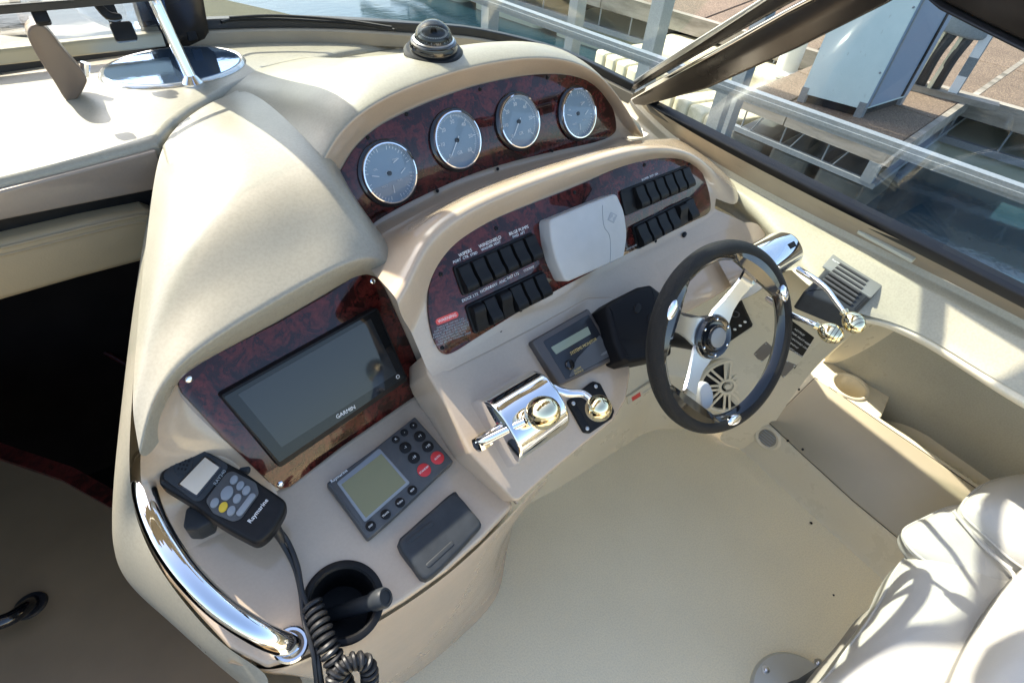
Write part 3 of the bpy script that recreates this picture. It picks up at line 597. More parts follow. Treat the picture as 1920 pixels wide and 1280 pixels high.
mb = MB(); mb.prism(WN, wq_((1226, 198), (1330, 164), (1500, 88), (1668, 4), (1800, -60), (2200, 50), (1990, 90), (1990, 600), (1800, 500), (1500, 350)), -.008, -.002); mk('pane', mb, m_glass, swn)
mb = MB(); mb.prism(WN, wq_((1640, -76), (1785, 3), (1850, 36), (1925, 72), (2050, 130), (2050, 60), (1990, -80), (1700, -130)), -.03, .012, .006); mk('head_frame', mb, m_frame, swn)
mb = MB(); mb.prism(WN, wq_((1735, -28), (1780, 4), (1848, 38), (1925, 75), (2050, 137), (2048, 143), (1922, 82), (1845, 44), (1776, 9)), -.03, .02, .003); mk('trim_bead', mb, m_rubber, swn)
# ------------------------------------------------------------------ water and docks
WL = -.75; DZ = -.1
def _water(t, b):
    n = noise_(t, 2.2, 6, .6, vec=(1, 2.2, 1)); n2 = noise_(t, 9, 4, .5, vec=(1, 1.8, 1)); u = bump(t, b, n.outputs[0], .12, .04); bump(t, b, n2.outputs[0], .10, .010, u)
    n3 = noise_(t, .5, 4); r = ramp(t, n3.outputs[0], [(.35, (.008, .028, .042)), (.7, (.022, .055, .07))]); t.links.new(r.outputs[0], b.inputs['Base Color'])
m_water = mat('harbour_water', (.03, .045, .03), .04, build=_water)
mb = MB(); mb.add([(-400, -400, WL), (400, -400, WL), (400, 400, WL), (-400, 400, WL)], [(0, 1, 2, 3)]); tag(mk('water', mb, m_water, smooth=False), kind='structure')
mb = MB(); mb.prism(Fr((0, 0, 0), 0, 0), rc([(-1.75, -3.2), (1.6, -3.2), (1.62, 0), (1.5, .9), (1.1, 2.2), (.0, 3.6), (-1.1, 2.4), (-1.75, .6)], .2, 5), -1.0, -.52, .03); hullo = thing('boat_hull', (0, 0, -.7), 'white hull of the boat beneath the cockpit', 'hull'); mk('hull_shell', mb, m_coam, hullo)
mb = MB(); sd = [V((1.52, -3.0, 0)), V((1.54, 0, 0)), V((1.47, .55, 0)), V((1.30, 1.1, 0)), V((1.0, 1.7, 0)), V((.4, 2.7, 0))]
mb.rings([[p+V((0, 0, -.6)) for p in sd], [p+V((0, 0, max(.82, 1.0-.0*i) if i > 3 else .86)) for i, p in enumerate(sd)]], False, False, False); mk('topsides', mb, m_coam, hullo)
def _agg(t, b):
    n = noise_(t, 90, 3, .7); r = ramp(t, n.outputs[0], [(.32, (.045, .03, .02)), (.5, (.15, .105, .07)), (.68, (.33, .245, .165))]); n2 = noise_(t, 1.2, 4)
    mx = nn(t, 'MixRGB'); mx.blend_type = 'MULTIPLY'; mx.inputs[0].default_value = .7; r2 = ramp(t, n2.outputs[0], [(.3, (.6, .58, .56)), (.7, (1, 1, 1))]); t.links.new(r.outputs[0], mx.inputs[1]); t.links.new(r2.outputs[0], mx.inputs[2]); t.links.new(mx.outputs[0], b.inputs['Base Color'])
    bump(t, b, n.outputs[0], .6, .01)
m_agg = mat('exposed_aggregate', (.3, .2, .14), .85, build=_agg)
def _timber(t, b):
    n = noise_(t, 6, 6, .65, vec=(1, .08, 1), coord='Object'); n2 = noise_(t, 40, 4, vec=(1, .3, 1)); r = ramp(t, n.outputs[0], [(.3, (.09, .08, .06)), (.5, (.23, .205, .165)), (.7, (.36, .33, .28))]); t.links.new(r.outputs[0], b.inputs['Base Color']); bump(t, b, n2.outputs[0], .5, .006)
m_timber = mat('weathered_timber', (.33, .3, .25), .85, build=_timber)
def _galv(t, b):
    v = nn(t, 'TexVoronoi'); v.inputs['Scale'].default_value = 130; c = nn(t, 'TexCoord'); t.links.new(c.outputs['Object'], v.inputs[0]); r = ramp(t, v.outputs['Color'], [(0, (.19, .22, .24)), (1, (.26, .29, .31))]); t.links.new(r.outputs[0], b.inputs['Base Color'])
m_galv = mat('galvanised_steel', (.45, .48, .5), .45, .3, build=_galv)
m_float = mat('grey_plastic_float', (.13, .15, .15), .45, build=plastic((.06, .07, .065), .35, 6))
def _cf(t, b):
    n = noise_(t, 5, 6, .7); r = ramp(t, n.outputs[0], [(.32, (.36, .33, .2)), (.5, (.62, .57, .40)), (.8, (.70, .66, .50))]); t.links.new(r.outputs[0], b.inputs['Base Color'])
m_cream = mat('cream_plastic_float', (.62, .57, .4), .5, build=_cf)
def _ped(t, b):
    n = noise_(t, 3, 6, .6); r = ramp(t, n.outputs[0], [(.3, (.50, .62, .62)), (.7, (.60, .72, .71))]); n2 = noise_(t, 30, 5, .7, vec=(1, 1, .4)); r2 = ramp(t, n2.outputs[0], [(.30, (.5, .45, .4)), (.38, (1, 1, 1))]); mx = nn(t, 'MixRGB'); mx.blend_type = 'MULTIPLY'; mx.inputs[0].default_value = .5
    t.links.new(r.outputs[0], mx.inputs[1]); t.links.new(r2.outputs[0], mx.inputs[2]); t.links.new(mx.outputs[0], b.inputs['Base Color'])
m_ped = mat('pale_blue_paint', (.35, .43, .45), .5, build=_ped)
GD = Fr((0, 0, DZ), 0, 0)
def gz(x, y, z=DZ): return Z(x, y, z)
# near dock: a deck of aggregate slabs with timber edge, steel truss and floats
d0 = gz(1388, 176); d1 = gz(1668, 284); u_ = (d1-d0); u_.z = 0; LN = u_.length; u_.normalize(); v_ = V((-u_.y, u_.x, 0))
if v_.x < 0: v_ = -v_
ND = Fr.__new__(Fr); ND.o = V((d0.x, d0.y, DZ)); ND.h = u_; ND.s = v_; ND.n = V((0, 0, 1))
nd = thing('near_dock', ND.o, 'floating dock of brown aggregate slabs with a weathered timber edge beside the boat', 'dock')
SL = .62; nslab = 0
for i in range(-1, 4):
    for j in range(0, 12):
        a0, a1 = LN-(i+1)*SL*1.5, LN-i*SL*1.5; b0, b1 = .09+j*SL*1.5, .09+(j+1)*SL*1.5
        if i < 0: 
            if j < 1: continue
            a0, a1 = LN, LN+0.0
            continue
        a0 = max(a0, 0)
        if a1-a0 < .1: continue
        mb = MB(); g = .008; mb.prism(ND, [(a0+g, b0+g), (a1-g, b0+g), (a1-g, b1-g), (a0+g, b1-g)], -.07, random.uniform(-.002, .002), .006, 1)
        mk('slab', mb, m_agg, nd, smooth=False)
mb = MB(); mb.box((0, .08, -.11), (LN, 17, -.07), ND); mk('substructure', mb, m_dark, nd)
for a, b in ((0, LN*.35), (LN*.35+.01, LN)):
    mb = MB(); mb.box((a, .0, -.11), (b, .08, .015), ND); mk('edge_beam', mb, m_timber, nd, smooth=False)
mb = MB(); mb.box((LN+.0, 0, -.11), (LN+.05, 17, .005), ND); mk('end_beam', mb, m_timber, nd, smooth=False)
mb = MB(); mb.box((0, .0, -.30), (LN+.03, .05, -.26), ND); mk('lower_rail', mb, m_galv, nd, smooth=False)
mb = MB(); mb.box((LN-.02, 0.05, -.30), (LN+.03, 14, -.26), ND); mk('lower_rail', mb, m_galv, nd, smooth=False)
k = 0; x = .1
while x < LN+.02:
    mk('picket', MB().tube([ND.pt(x, .03, -.11), ND.pt(x, .03, -.26)], .007, 6), m_galv, nd)
    if x+LN/7 < LN: mk('brace', MB().tube([ND.pt(x+LN/14, .03, -.26), ND.pt(x+LN/7-.02, .03, -.11)], .006, 6), m_galv, nd)
    x += LN/3.4
for j in range(1, 9): mk('picket', MB().tube([ND.pt(LN+.02, j*.75, -.12), ND.pt(LN+.02, j*.75, -.27)], .009, 6), m_galv, nd)
mb = MB(); mb.box((LN-.09, -.004, -.27), (LN+.0, .055, -.11), ND); mk('corner_plate', mb, m_galv, nd, smooth=False)
for a, b in ((.02, LN*.27), (LN*.33, LN*.60), (LN*.67, LN*.97)):
    if b-a < .1: continue
    mb = MB(); mb.prism(Fr(ND.pt(0, .12, -.9), 0, 0) if False else ND.sub(ND.pt((a+b)/2, .53, -.9)), rc(rect(b-a, 1.0), .04), 0, .585, .03, 3); mk('float', mb, m_float, nd)
# pedestal
pb = [gz(1495, 190), gz(1612, 222), gz(1692, 196)]
e_ = (pb[1]-pb[0]); wp_ = e_.length; e_.normalize(); q2 = V((-e_.y, e_.x, 0)); 
if q2.x < 0: q2 = -q2
dp_ = (pb[2]-pb[1]).length
s2 = (pb[2]-pb[1]).normalized(); PF = Fr.__new__(Fr); PF.o = pb[0]; PF.h = e_; PF.s = s2; PF.n = V((0, 0, 1))
ped = thing('dock_cabinet', pb[0], 'tall pale blue metal cabinet standing on the near dock, scuffed along its foot', 'cabinet')
mb = MB(); mb.prism(PF, [(0, 0), (wp_, 0), (wp_, dp_), (0, dp_)], .07, 2.3, .01, 2); mk('cabinet_body', mb, m_ped, ped, smooth=False)
mb = MB(); mb.box((.03, .03, 0.002), (wp_-.03, dp_-.03, .07), PF); mk('plinth', mb, m_dark, ped, smooth=False)
for (x, y) in ((0, 0), (wp_-.05, 0), (wp_-.05, dp_-.05)):
    mb = MB(); mb.box((x-.004, y-.004, .001), (x+.05, y+.05, .12), PF); mk('foot', mb, m_galv, ped, smooth=False)
mb = MB(); mb.box((wp_+.0005, .03, .09), (wp_+.012, .045, 2.2), PF); mk('door_edge', mb, m_galv, ped, smooth=False)
mb = MB(); mb.box((wp_+.001, dp_*.80, .09), (wp_+.014, dp_*.84, 2.2), PF); mk('door_edge', mb, m_dark, ped, smooth=False)
mb = MB(); mb.box((wp_+.0004, .004, .085), (wp_+.003, dp_-.004, 2.29), PF); mk('side_panel', mb, mat('side_shade_blue', (.22, .29, .38), .45), ped, smooth=False)  # slab over the side face, the shade of that side put into its colour
for z in (.35, .8, 1.25): mk('rivet', MB().lathe(Frn(PF.pt(wp_-.02, -.001, z), -q2), [(.009, 0), (.006, .005)], 8), m_galv, ped)
# striped galvanised upright beyond it, with a winch head and hoses
ub0 = gz(1778, 184); up = thing('winch_post', ub0, 'galvanised post with reflective bands and a dark winch beyond the cabinet', 'post')
UF = Fr.__new__(Fr); UF.o = ub0; UF.h = e_; UF.s = q2; UF.n = V((0, 0, 1))
mb = MB(); mb.box((-.03, 0, .0), (.04, .02, 1.9), UF); mb.box((.04, 0, 0), (.05, .10, 1.9), UF); mk('channel', mb, m_galv, up, smooth=False)
for z in (.0, .34): 
    mb = MB(); mb.box((-.032, -.004, z+.005), (.042, -.001, z+.19), UF); mk('reflective_band', mb, mat('reflective_white', (.8, .8, .78), .4), up, smooth=False)
mb = MB(); mb.box((-.50, .10, .80), (-.03, .12, 2.2), UF); mk('back_panel', mb, mat('pale_green_panel', (.45, .50, .42), .5), up, smooth=False)
mb = MB(); mb.prism(Fr(UF.pt(-.22, 0, .62), math.degrees(math.atan2(e_.y, e_.x)), 90), cspl([(-.2, -.1), (.18, -.14), (.2, -.02), (.08, .12), (-.02, .22), (-.12, .2), (-.18, .06)], 5), -.05, .07, .02, 3); mk('winch_head', mb, m_galv, up)
for k in range(3):
    mb = MB(); mb.tube(spl([UF.pt(-.36+.13*k, .0, .52), UF.pt(-.40+.13*k, -.02, .3), UF.pt(-.38+.12*k, .02, .02)], 6), .045, 10); mk('hose', mb, m_rubber, up)
for k in range(2):
    mb = MB(); mb.bar(UF.pt(-.30+.14*k, -.03, .5), UF.pt(-.33+.14*k, -.03, .0), .03, .03, (0, 1, 0)); mk('strut', mb, m_cream, up)
mb = MB(); mb.box((-.62, -.06, .001), (.38, .05, .05), UF); mk('sleeper', mb, m_timber, up, smooth=False)
# far dock
f0_ = gz(1130, -12); f1_ = gz(1372, 57); uf = (f1_-f0_); uf.z = 0; LF = uf.length; uf.normalize(); vf = V((-uf.y, uf.x, 0))
if vf.x < 0: vf = -vf
FD = Fr.__new__(Fr); FD.o = V((f0_.x, f0_.y, DZ)); FD.h = uf; FD.s = vf; FD.n = V((0, 0, 1))
fd = thing('far_dock', FD.o, 'long brown aggregate dock with a pale timber edge beyond the gap of water', 'dock')
for i in range(-3, 5):
    for j in range(0, 7):
        a0 = i*1.3; b0 = .1+j*1.3; mb = MB(); mb.prism(FD, [(a0+.01, b0+.01), (a0+1.29, b0+.01), (a0+1.29, b0+1.29), (a0+.01, b0+1.29)], -.08, random.uniform(-.002, .002), .006, 1); mk('slab', mb, m_agg, fd, smooth=False)
mb = MB(); mb.box((-4, .05, -.14), (6.6, 9.3, -.08), FD); mk('substructure', mb, m_dark, fd, smooth=False)
for i in range(-2, 3):
    mb = MB(); mb.box((i*2.4, 0, -.16), (i*2.4+2.39, .09, .02), FD); mk('edge_beam', mb, m_timber, fd, smooth=False)
mb = MB(); mb.box((-4, .0, -.42), (6.6, .06, -.36), FD); mk('lower_rail', mb, m_galv, fd, smooth=False)
for i in range(-8, 13):
    mk('picket', MB().tube([FD.pt(i*.45, .03, -.16), FD.pt(i*.45, .03, -.37)], .010, 5), m_galv, fd)
for i in range(-3, 4):
    mb = MB(); mb.prism(FD.sub(FD.pt(i*1.5-.1, .55, -.88)), rc(rect(1.25, .95), .12, 4), 0, .45, .08, 3); mk('float', mb, mat('pale_green_float', (.33, .37, .30), .5), fd)
# galvanised rail and its posts
RZ = .55
RL = [Z(820, -30, RZ), Z(905, 2, RZ), Z(1240, 112, RZ), Z(1350, 150, RZ), Z(1640, 262, RZ), Z(1960, 384, RZ)]
ra, rb_ = RL[0], RL[-1]; r0, r1 = Z(905, 0, RZ), Z(1920, 366, RZ); du = (r1-r0).normalized()
rail = thing('galvanised_rail', r0, 'long galvanised channel rail running across the view outside the side window', 'rail')
RF = Fr.__new__(Fr); RF.o = r0; RF.h = du; RF.n = V((0, 0, 1)); RF.s = RF.n.cross(du)
Lr = (r1-r0).length
mb = MB(); mb.box((-1.2, -.012, -.03), (Lr+1.5, .0, .03), RF); mb.box((-1.2, 0, .023), (Lr+1.5, .036, .03), RF); mb.box((-1.2, 0, -.03), (Lr+1.5, .036, -.023), RF); mb.box((-1.2, -.020, -.009), (Lr+1.5, -.012, .009), RF); mk('channel', mb, m_galv, rail, smooth=False)
def gpost(x0, y0, zt, zb, wd, nm, lb, X2=None):
    p = Z(x0, y0, RZ if zt is None else zt); g = thing('galvanised_post', V((p.x, p.y, zb)), lb, 'post')
    mb = MB(); mb.box((p.x-wd/2, p.y-wd/2, zb), (p.x+wd/2, p.y+wd/2, 2.6 if zt is None or zt < 0 else zt)); mk('tube', mb, m_galv, g, smooth=False)
    mb = MB(); mb.box((p.x-wd*.9, p.y-wd*.9, zb), (p.x+wd*.9, p.y+wd*.9, zb+.04)); mk('foot_plate', mb, m_galv, g, smooth=False)
    return g
gpost(1212, 140, -.25, -.8, .14, 'a', 'square galvanised post rising above the cream float left of the corner post')
gpost(1072, 92, -.3, -.8, .12, 'b', 'square galvanised post standing in the water right of the compass')
gpost(1350, 265, -.3, -.8, .10, 'c', 'leaning galvanised post in front of the dock truss, seen low in the side window')
gpost(917, 75, -.3, -.8, .13, 'd', 'galvanised post nearest the compass, partly behind the dash')
# thin front leg under the rail
p = Z(1362, 158, RZ-.05); q = Z(1360, 266, -.15); g = thing('rail_leg', V((p.x, p.y, -.6)), 'short pale channel leg holding up the rail beside the leaning post', 'post'); mb = MB(); mb.box((p.x-.03, p.y-.05, -.6), (p.x+.03, p.y+.03, RZ-.05)); mk('channel', mb, m_galv, g, smooth=False)
# cream personal-watercraft floats
def cfloat(a, b, dpx, nseg, lab, top=.32):
    A, B = Z(*a, WL+top), Z(*b, WL+top); e = (B-A); L = e.length; e.normalize(); s = V((-e.y, e.x, 0)); 
    if s.x < 0: s = -s
    F = Fr.__new__(Fr); F.o = A; F.h = e; F.s = s; F.n = V((0, 0, 1)); t = thing('cream_float', A, lab, 'float')
    for i in range(nseg):
        w_ = L/nseg; mb = MB(); mb.prism(F.sub(F.pt((i+.5)*w_, dpx/2, -top-.2)), rc(rect(w_-.02, dpx), .03, 4), 0, top+.2, .03, 3); mk('float_block', mb, m_cream, t)
    mb = MB(); mb.box((.01, .03, -top-.1), (L-.01, dpx-.03, -.05), F); mk('float_core', mb, m_cream, t, smooth=False)
    return t
cfloat((1116, 92), (1218, 146), 1.0, 5, 'cream block float moored left of the windshield corner post')
cfloat((1238, 160), (1352, 232), 1.1, 4, 'cream block float seen through the side window, right of the corner post')
t = thing('float_ramp', Z(1380, 130, WL+.45), 'long pale cream docking ramp lying behind the cream float', 'ramp')
rr_ = [Z(x, y, WL+.45) for x, y in ((1200, 78), (1330, 120), (1460, 150), (1500, 128), (1420, 88), (1260, 60))]; GG = Fr((0, 0, WL+.45), 0, 0); mb = MB(); mb.prism(GG, rc([GG.uv(p) for p in rr_], .15, 4), -.3, 0, .05, 3); mk('ramp_moulding', mb, m_cream, t)
# roller post on the ramp
p = Z(1470, 140, WL+.45); t = thing('white_pile', p, 'stubby white pile capped beside the pale blue cabinet', 'pile'); mb = MB(); mb.lathe(Frn(p, (0, 0, 1)), [(.16, 0), (.16, .03), (.11, .06), (.10, .75), (.12, .76), (.11, .8)], 20); mk('pile', mb, mat('white_pile_plastic', (.6, .6, .56), .5), t)
# port side: another finger dock beyond the port window
p = Z(120, 60, DZ); t = thing('port_finger_dock', p, 'bleached finger dock beyond the port window', 'dock')
for i in range(14):
    mb = MB(); y0 = p.y+1+i*.3; mb.box((p.x-9, y0, DZ-.05), (p.x-.2, y0+.285, DZ)); mk('plank', mb, m_timber, t, smooth=False)
# ------------------------------------------------------------------ ray helper: where does the moulding lie behind a given spot
bpy.context.view_layer.update()
_dg = bpy.context.evaluated_depsgraph_get()
def hit(px, py, skip=()):
    """point and normal on the mouldings along a sight line (used to lay small fittings onto curved surfaces)"""
    o, d = V(CAM), V(ray(px, py))
    for _ in range(6):
        ok, loc, nrm, idx, ob, mw = sc.ray_cast(_dg, o, d)
        if not ok: return D(px, py, 1.2), V((0, 0, 1))
        if ob.name.split('.')[0] in skip or ob.name.startswith(('pane', 'front_pane')): o = loc+d*.002; continue
        if nrm.dot(d) > 0: nrm = -nrm
        return loc, nrm
    return loc, nrm
def onto(px, py, px2=None, py2=None):
    """frame lying on the moulding, h heading for a second spot"""
    p, n = hit(px, py); g = Frn(p, n)
    if px2 is not None:
        q = g.at(px2, py2); g = dirfr(g, p, q, p)
    return g
def cut(o, mb, solid=0):
    if solid:
        q = o.modifiers.new('s', 'SOLIDIFY'); q.thickness = solid; q.offset = 0
    """sink a real hole into a moulding"""
    me = mb.mesh('cutter'); c = bpy.data.objects.new('cutter', me); COL.objects.link(c)
    m = o.modifiers.new('b', 'BOOLEAN'); m.object = c; m.operation = 'DIFFERENCE'; m.solver = 'EXACT'
    bpy.context.view_layer.update(); dg = bpy.context.evaluated_depsgraph_get(); nm = bpy.data.meshes.new_from_object(o.evaluated_get(dg))
    nm.name = o.data.name; o.modifiers.clear(); o.data = nm; bpy.data.objects.remove(c)
def cylcut(fr, r, depth, up=.02, n=48): return MB().lathe(fr, [(r, -depth), (r, up)], n)
def screw(fr, p, r, parent, m=None, name='screw'):
    f = fr.sub(p); mb = MB(); mb.lathe(f, [(r, 0), (r, .0008), (r*.8, .0018), (r*.45, .0022), (r*.4, .0012)], 14)
    return mk(name, mb, m or m_steel, parent, f)
# ------------------------------------------------------------------ gauge panel
gp = thing('gauge_panel', GA.at(900, 250), 'glossy burl wood panel with four round gauges under the brow', 'instrument panel')
GP = cspl([(630, 345), (642, 316), (668, 275), (710, 238), (765, 209), (830, 182), (900, 159), (980, 143), (1040, 139), (1088, 146), (1124, 166), (1148, 200), (1156, 235), (1150, 252), (1120, 266), (1040, 284), (955, 305), (880, 329), (800, 364), (745, 392), (705, 416), (680, 440), (650, 420)], 5)
mb = MB(); mb.prism(GA, [GA.uv(GA.at(x, y, .005)) for x, y in GP], -.001, .005, .0015, 2); mk('wood_panel', mb, m_wood, gp)
for x, y in ((762, 214), (900, 168), (1026, 146), (820, 358), (933, 317), (1035, 283), (690, 258)): screw(GA, GA.at(x, y, .005), .0034, gp, m_black)
m_dial = mat('slate_blue_dial', (.20, .27, .32), .3)
Rg = .0512
def gauge(px, py, kind, turn=0):
    c = GA.at(px, py, .012); f = GA.sub(c-GA.n*.007)
    mb = MB(); mb.lathe(f, [(Rg+.004, 0), (Rg+.004, .004), (Rg+.001, .006), (Rg-.003, .006)], 48, True, False); g = mk('gauge', mb, m_blackg, gp, f)
    mb = MB(); mb.lathe(f, [(Rg-.001, .004), (Rg-.0005, .009), (Rg-.002, .012), (Rg-.004, .0122), (Rg-.0058, .009), (Rg-.006, .003)], 56, False, False); mk('bezel', mb, m_chrome, g, f)
    mb = MB(); mb.lathe(f, [(Rg-.0058, .0035), (.0005, .0036)], 48, False, True); mk('dial', mb, m_dial, g, f)
    mb = MB(); lh = .0085; mb.lathe(f, [(Rg-.0058, lh), (Rg*.6, lh+.0022), (.001, lh+.003)], 40, False, True); mk('lens', mb, m_lens, g, f)
    t = MB(); R0 = Rg-.0075
    def tick(a, l, w_):
        d = V((math.cos(a), math.sin(a))); n_ = V((-d.y, d.x)); p = [d*R0-n_*w_, d*R0+n_*w_, d*(R0-l)+n_*w_, d*(R0-l)-n_*w_]; t.add([f.pt(q.x, q.y, .0045) for q in p], [(3, 2, 1, 0)])
    if kind == 'tach':
        for k in range(0, 61):
            a = rad(225-k*4.5); tick(a, .0065 if k % 10 == 0 else (.005 if k % 5 == 0 else .0032), .0007 if k % 10 == 0 else .0004)
        mk('tick_marks', t, m_white, g, f, smooth=False)
        for k, s in enumerate(('0', '10', '20', '30', '40', '50', '60')):
            a = rad(225-k*45); text(s, f.sub(f.pt(math.cos(a)*(R0-.012), math.sin(a)*(R0-.012), 0)), .0095, m_white, g, .0046, name='numeral')
        text('GR', f.sub(f.pt(0, -.022, 0)), .009, m_white, g, .0046, name='numeral')
        nd_ = MB(); a = rad(228); d = V((math.cos(a), math.sin(a))); nd_.bar(f.pt(-d.x*.008, -d.y*.008, .0062), f.pt(d.x*.030, d.y*.030, .0062), .0016, .0006, f.n); mk('needle', nd_, m_white, g)
    else:
        for a0 in (135, 225, 315, 45):
            for k in range(9): tick(rad(a0-32+k*8), .006 if k % 4 == 0 else .0035, .0005)
        mk('tick_marks', t, m_white, g, f, smooth=False)
        for (x, y, a) in ((-.020, .0, 160), (.012, .014, 20), (.020, -.006, 30), (.0, -.020, 262)):
            d = V((math.cos(rad(a)), math.sin(rad(a)))); nd_ = MB(); nd_.bar(f.pt(x, y, .006), f.pt(x+d.x*.013, y+d.y*.013, .006), .0013, .0006, f.n); mk('needle', nd_, m_white, g)
        text('GR', f.sub(f.pt(-.001, .001, 0)), .008, m_white, g, .0046, name='numeral')
        for s, x, y in (('OIL', -.022, .012), ('TEMP', .018, .018), ('FUEL', .016, -.016), ('VOLT', -.015, -.018)): text(s, f.sub(f.pt(x, y, 0)), .0048, m_white, g, .0046, name='numeral')
    mb = MB(); mb.lathe(f, [(.004, .0036), (.004, .007), (.001, .0075)], 16); mk('hub', mb, m_black, g, f)
for x, y, k in ((731, 325, 'quad'), (858, 263, 'tach'), (974, 228, 'tach'), (1085, 213, 'quad')): gauge(x, y, k)
# ------------------------------------------------------------------ switch panel
sp = thing('switch_panel', SW.at(1000, 480), 'burl wood switch panel with four banks of black rocker switches and a red warning label', 'switch panel')
SP = cspl([(803, 575), (806, 535), (822, 495), (848, 462), (880, 438), (930, 410), (1000, 381), (1090, 345), (1170, 310), (1232, 292), (1275, 291), (1305, 306), (1322, 335), (1332, 372), (1330, 398), (1300, 415), (1200, 464), (1100, 515), (1000, 569), (900, 630), (852, 660), (832, 663), (818, 645), (808, 615)], 5)
mb = MB(); mb.prism(SW, [SW.uv(SW.at(x, y, .005)) for x, y in SP], -.001, .005, .0015, 2); mk('wood_panel', mb, m_wood, sp)
for x, y in ((826, 514), (930, 428), (1077, 361), (1208, 309), (1292, 308), (829, 652), (976, 581), (1110, 505), (1229, 452), (1307, 395)): screw(SW, SW.at(x, y, .005), .0034, sp, m_black)
def bank(c, name='switch_bezel'):
    P0, P1 = SW.at(*c[0], .005), SW.at(*c[-1], .005); f = dirfr(SW, P0, P1); L = (P1-P0).length; n = len(c); pit = L/(n-1)
    mb = MB(); mb.prism(f, rc(rect(L+pit*1.02, .047), .005), -.0005, .004, .001, 2); mk('switch_bezel', mb, m_black, sp, f)
    return f, pit
rows = [[(870, 522), (895, 511), (919, 499), (944, 488), (968, 478), (992, 466)], [(892, 594), (918, 582), (942, 569), (966, 557), (989, 546), (1010, 536)],
        [(1175, 378), (1192, 371), (1211, 364), (1230, 356), (1248, 348), (1266, 341), (1281, 335)], [(1198, 441), (1218, 431), (1237, 422), (1255, 412), (1272, 403), (1288, 394)]]
rocker = None
for r, cs in enumerate(rows):
    f, pit = bank(cs)
    for k in range(len(cs)):
        if r == 2 and k == 0: continue
        u0 = (k-(len(cs)-1)/2)*pit; g = f.sub(f.pt(u0, 0, .004))
        if rocker is None:
            rocker_me = None
        w_ = pit*.78; mb = MB(); prof = [(-.0205, .001), (-.0195, .012), (-.016, .0155), (-.008, .0150), (0, .0115), (.008, .0095), (.016, .0085), (.0195, .007), (.0205, .001)]
        if (r, k) in ((1, 0), (1, 2), (3, 4)): prof = [(-a, b) for a, b in reversed(prof)]
        mb.rings([[g.pt(x, a, b) for a, b in prof] for x in (-w_/2, -w_/2+.0008, w_/2-.0008, w_/2)]); mk('rocker_switch', mb, m_black, sp, g, edge=50)
    if r in (1,):
        for k in (0, 2):
            u0 = (k-(len(cs)-1)/2)*pit; g = f.sub(f.pt(u0, .010, .004)); mb = MB(); mb.lathe(g, [(.0032, .0120), (.0038, .0132), (.0032, .0134)], 14, False, False); mk('switch_symbol', mb, m_greyp, sp, g)
mb = MB(); f = SW; 
def stxt(s, a, b, size, m=m_white, xs=1, fr=None, par=None, off=.0053):
    F_ = fr or SW; pa, pb = F_.at(*a), F_.at(*b); g = dirfr(F_, pa, pb); return text(s, g, size, m, par or sp, off, xs=xs, depth=.0001)
stxt('WIPERS', (857, 480), (881, 469), .0075); stxt('PORT  CTR  STBD', (850, 491), (888, 475), .0058)
stxt('WINDSHIELD', (902, 460), (929, 448), .0075); stxt('WASHER VENT', (900, 469), (934, 454), .0058)
stxt('BILGE PUMPS', (953, 439), (985, 426), .0072); stxt('FWD  AFT', (956, 446), (982, 435), .0058)
stxt('DOCK LTS', (866, 563), (890, 552), .0065); stxt('HORN', (898, 547), (916, 538), .0075); stxt('NAV  ANC', (920, 536), (942, 526), .0068)
stxt('INST LTS', (946, 523), (970, 512), .0065); stxt('COCKPIT', (974, 510), (1002, 498), .0055)
stxt('BLOWER  SPOT  GEN', (1188, 343), (1240, 322), .0052); stxt('ENGINE HATCH  PUMP', (1205, 412), (1262, 385), .0052)
# red pill and warning text
pf = dirfr(SW, SW.at(820, 602), SW.at(850, 590)); mb = MB(); mb.prism(pf, rc(rect(.040, .0095), .0045, 5), .005, .0055); mk('warning_pill', mb, m_redp, sp, pf); text('WARNING', pf, .0068, m_white, sp, .0056)
for i, s in enumerate(('GASOLINE VAPORS CAN', 'EXPLODE. BEFORE STARTING', 'ENGINE OPERATE BLOWER FOR', '4 MINUTES AND CHECK ENGINE', 'COMPARTMENT BILGE FOR', 'GASOLINE VAPORS. RUN', 'BLOWER BELOW CRUISING SPEED')):
    stxt(s, (818+i*.6, 614+i*5.0), (864+i*.6, 597+i*5.0), .0040, m_greyp, xs=1.1)
# white instrument cover in the middle
cvo = [(1036, 414), (1094, 388), (1148, 366), (1158, 368), (1167, 388), (1174, 420), (1175, 455), (1171, 480), (1120, 505), (1070, 527), (1060, 523), (1048, 496), (1039, 462), (1033, 428)]
cf = SW.sub(SW.at(1104, 446, .03)-SW.n*.03); cv = thing('instrument_cover', cf.o, 'off-white plastic instrument cover with a diamond emblem in the middle of the switch panel', 'cover')
mb = MB(); mb.prism(cf, rc([cf.uv(SW.at(x, y, .033)) for x, y in ((1031, 412), (1094, 386), (1156, 362), (1171, 395), (1177, 440), (1171, 482), (1120, 505), (1062, 530), (1044, 490), (1034, 450))], [.008, .1, .010, .06, .06, .012, .1, .012, .08, .08], 6), .005, .033, .004, 3); mk('cover_shell', mb, m_lgrey, cv, cf)
lp = spl([SW.at(x, y, .0333) for x, y in ((1130, 385), (1130, 400), (1133, 425), (1143, 442), (1145, 470), (1144, 494))], 5); mk('seam_line', MB().tube(lp, .0006, 5), m_greyp, cv)
ef = dirfr(SW, SW.at(1136, 414, .033), SW.at(1160, 402, .033)); ef.o = SW.at(1148, 408, .033)
mb = MB(); mb.prism(ef, [(-.013, 0), (0, -.010), (.013, 0), (0, .010)], 0, .0006); mk('emblem', mb, m_greyp, cv, ef)
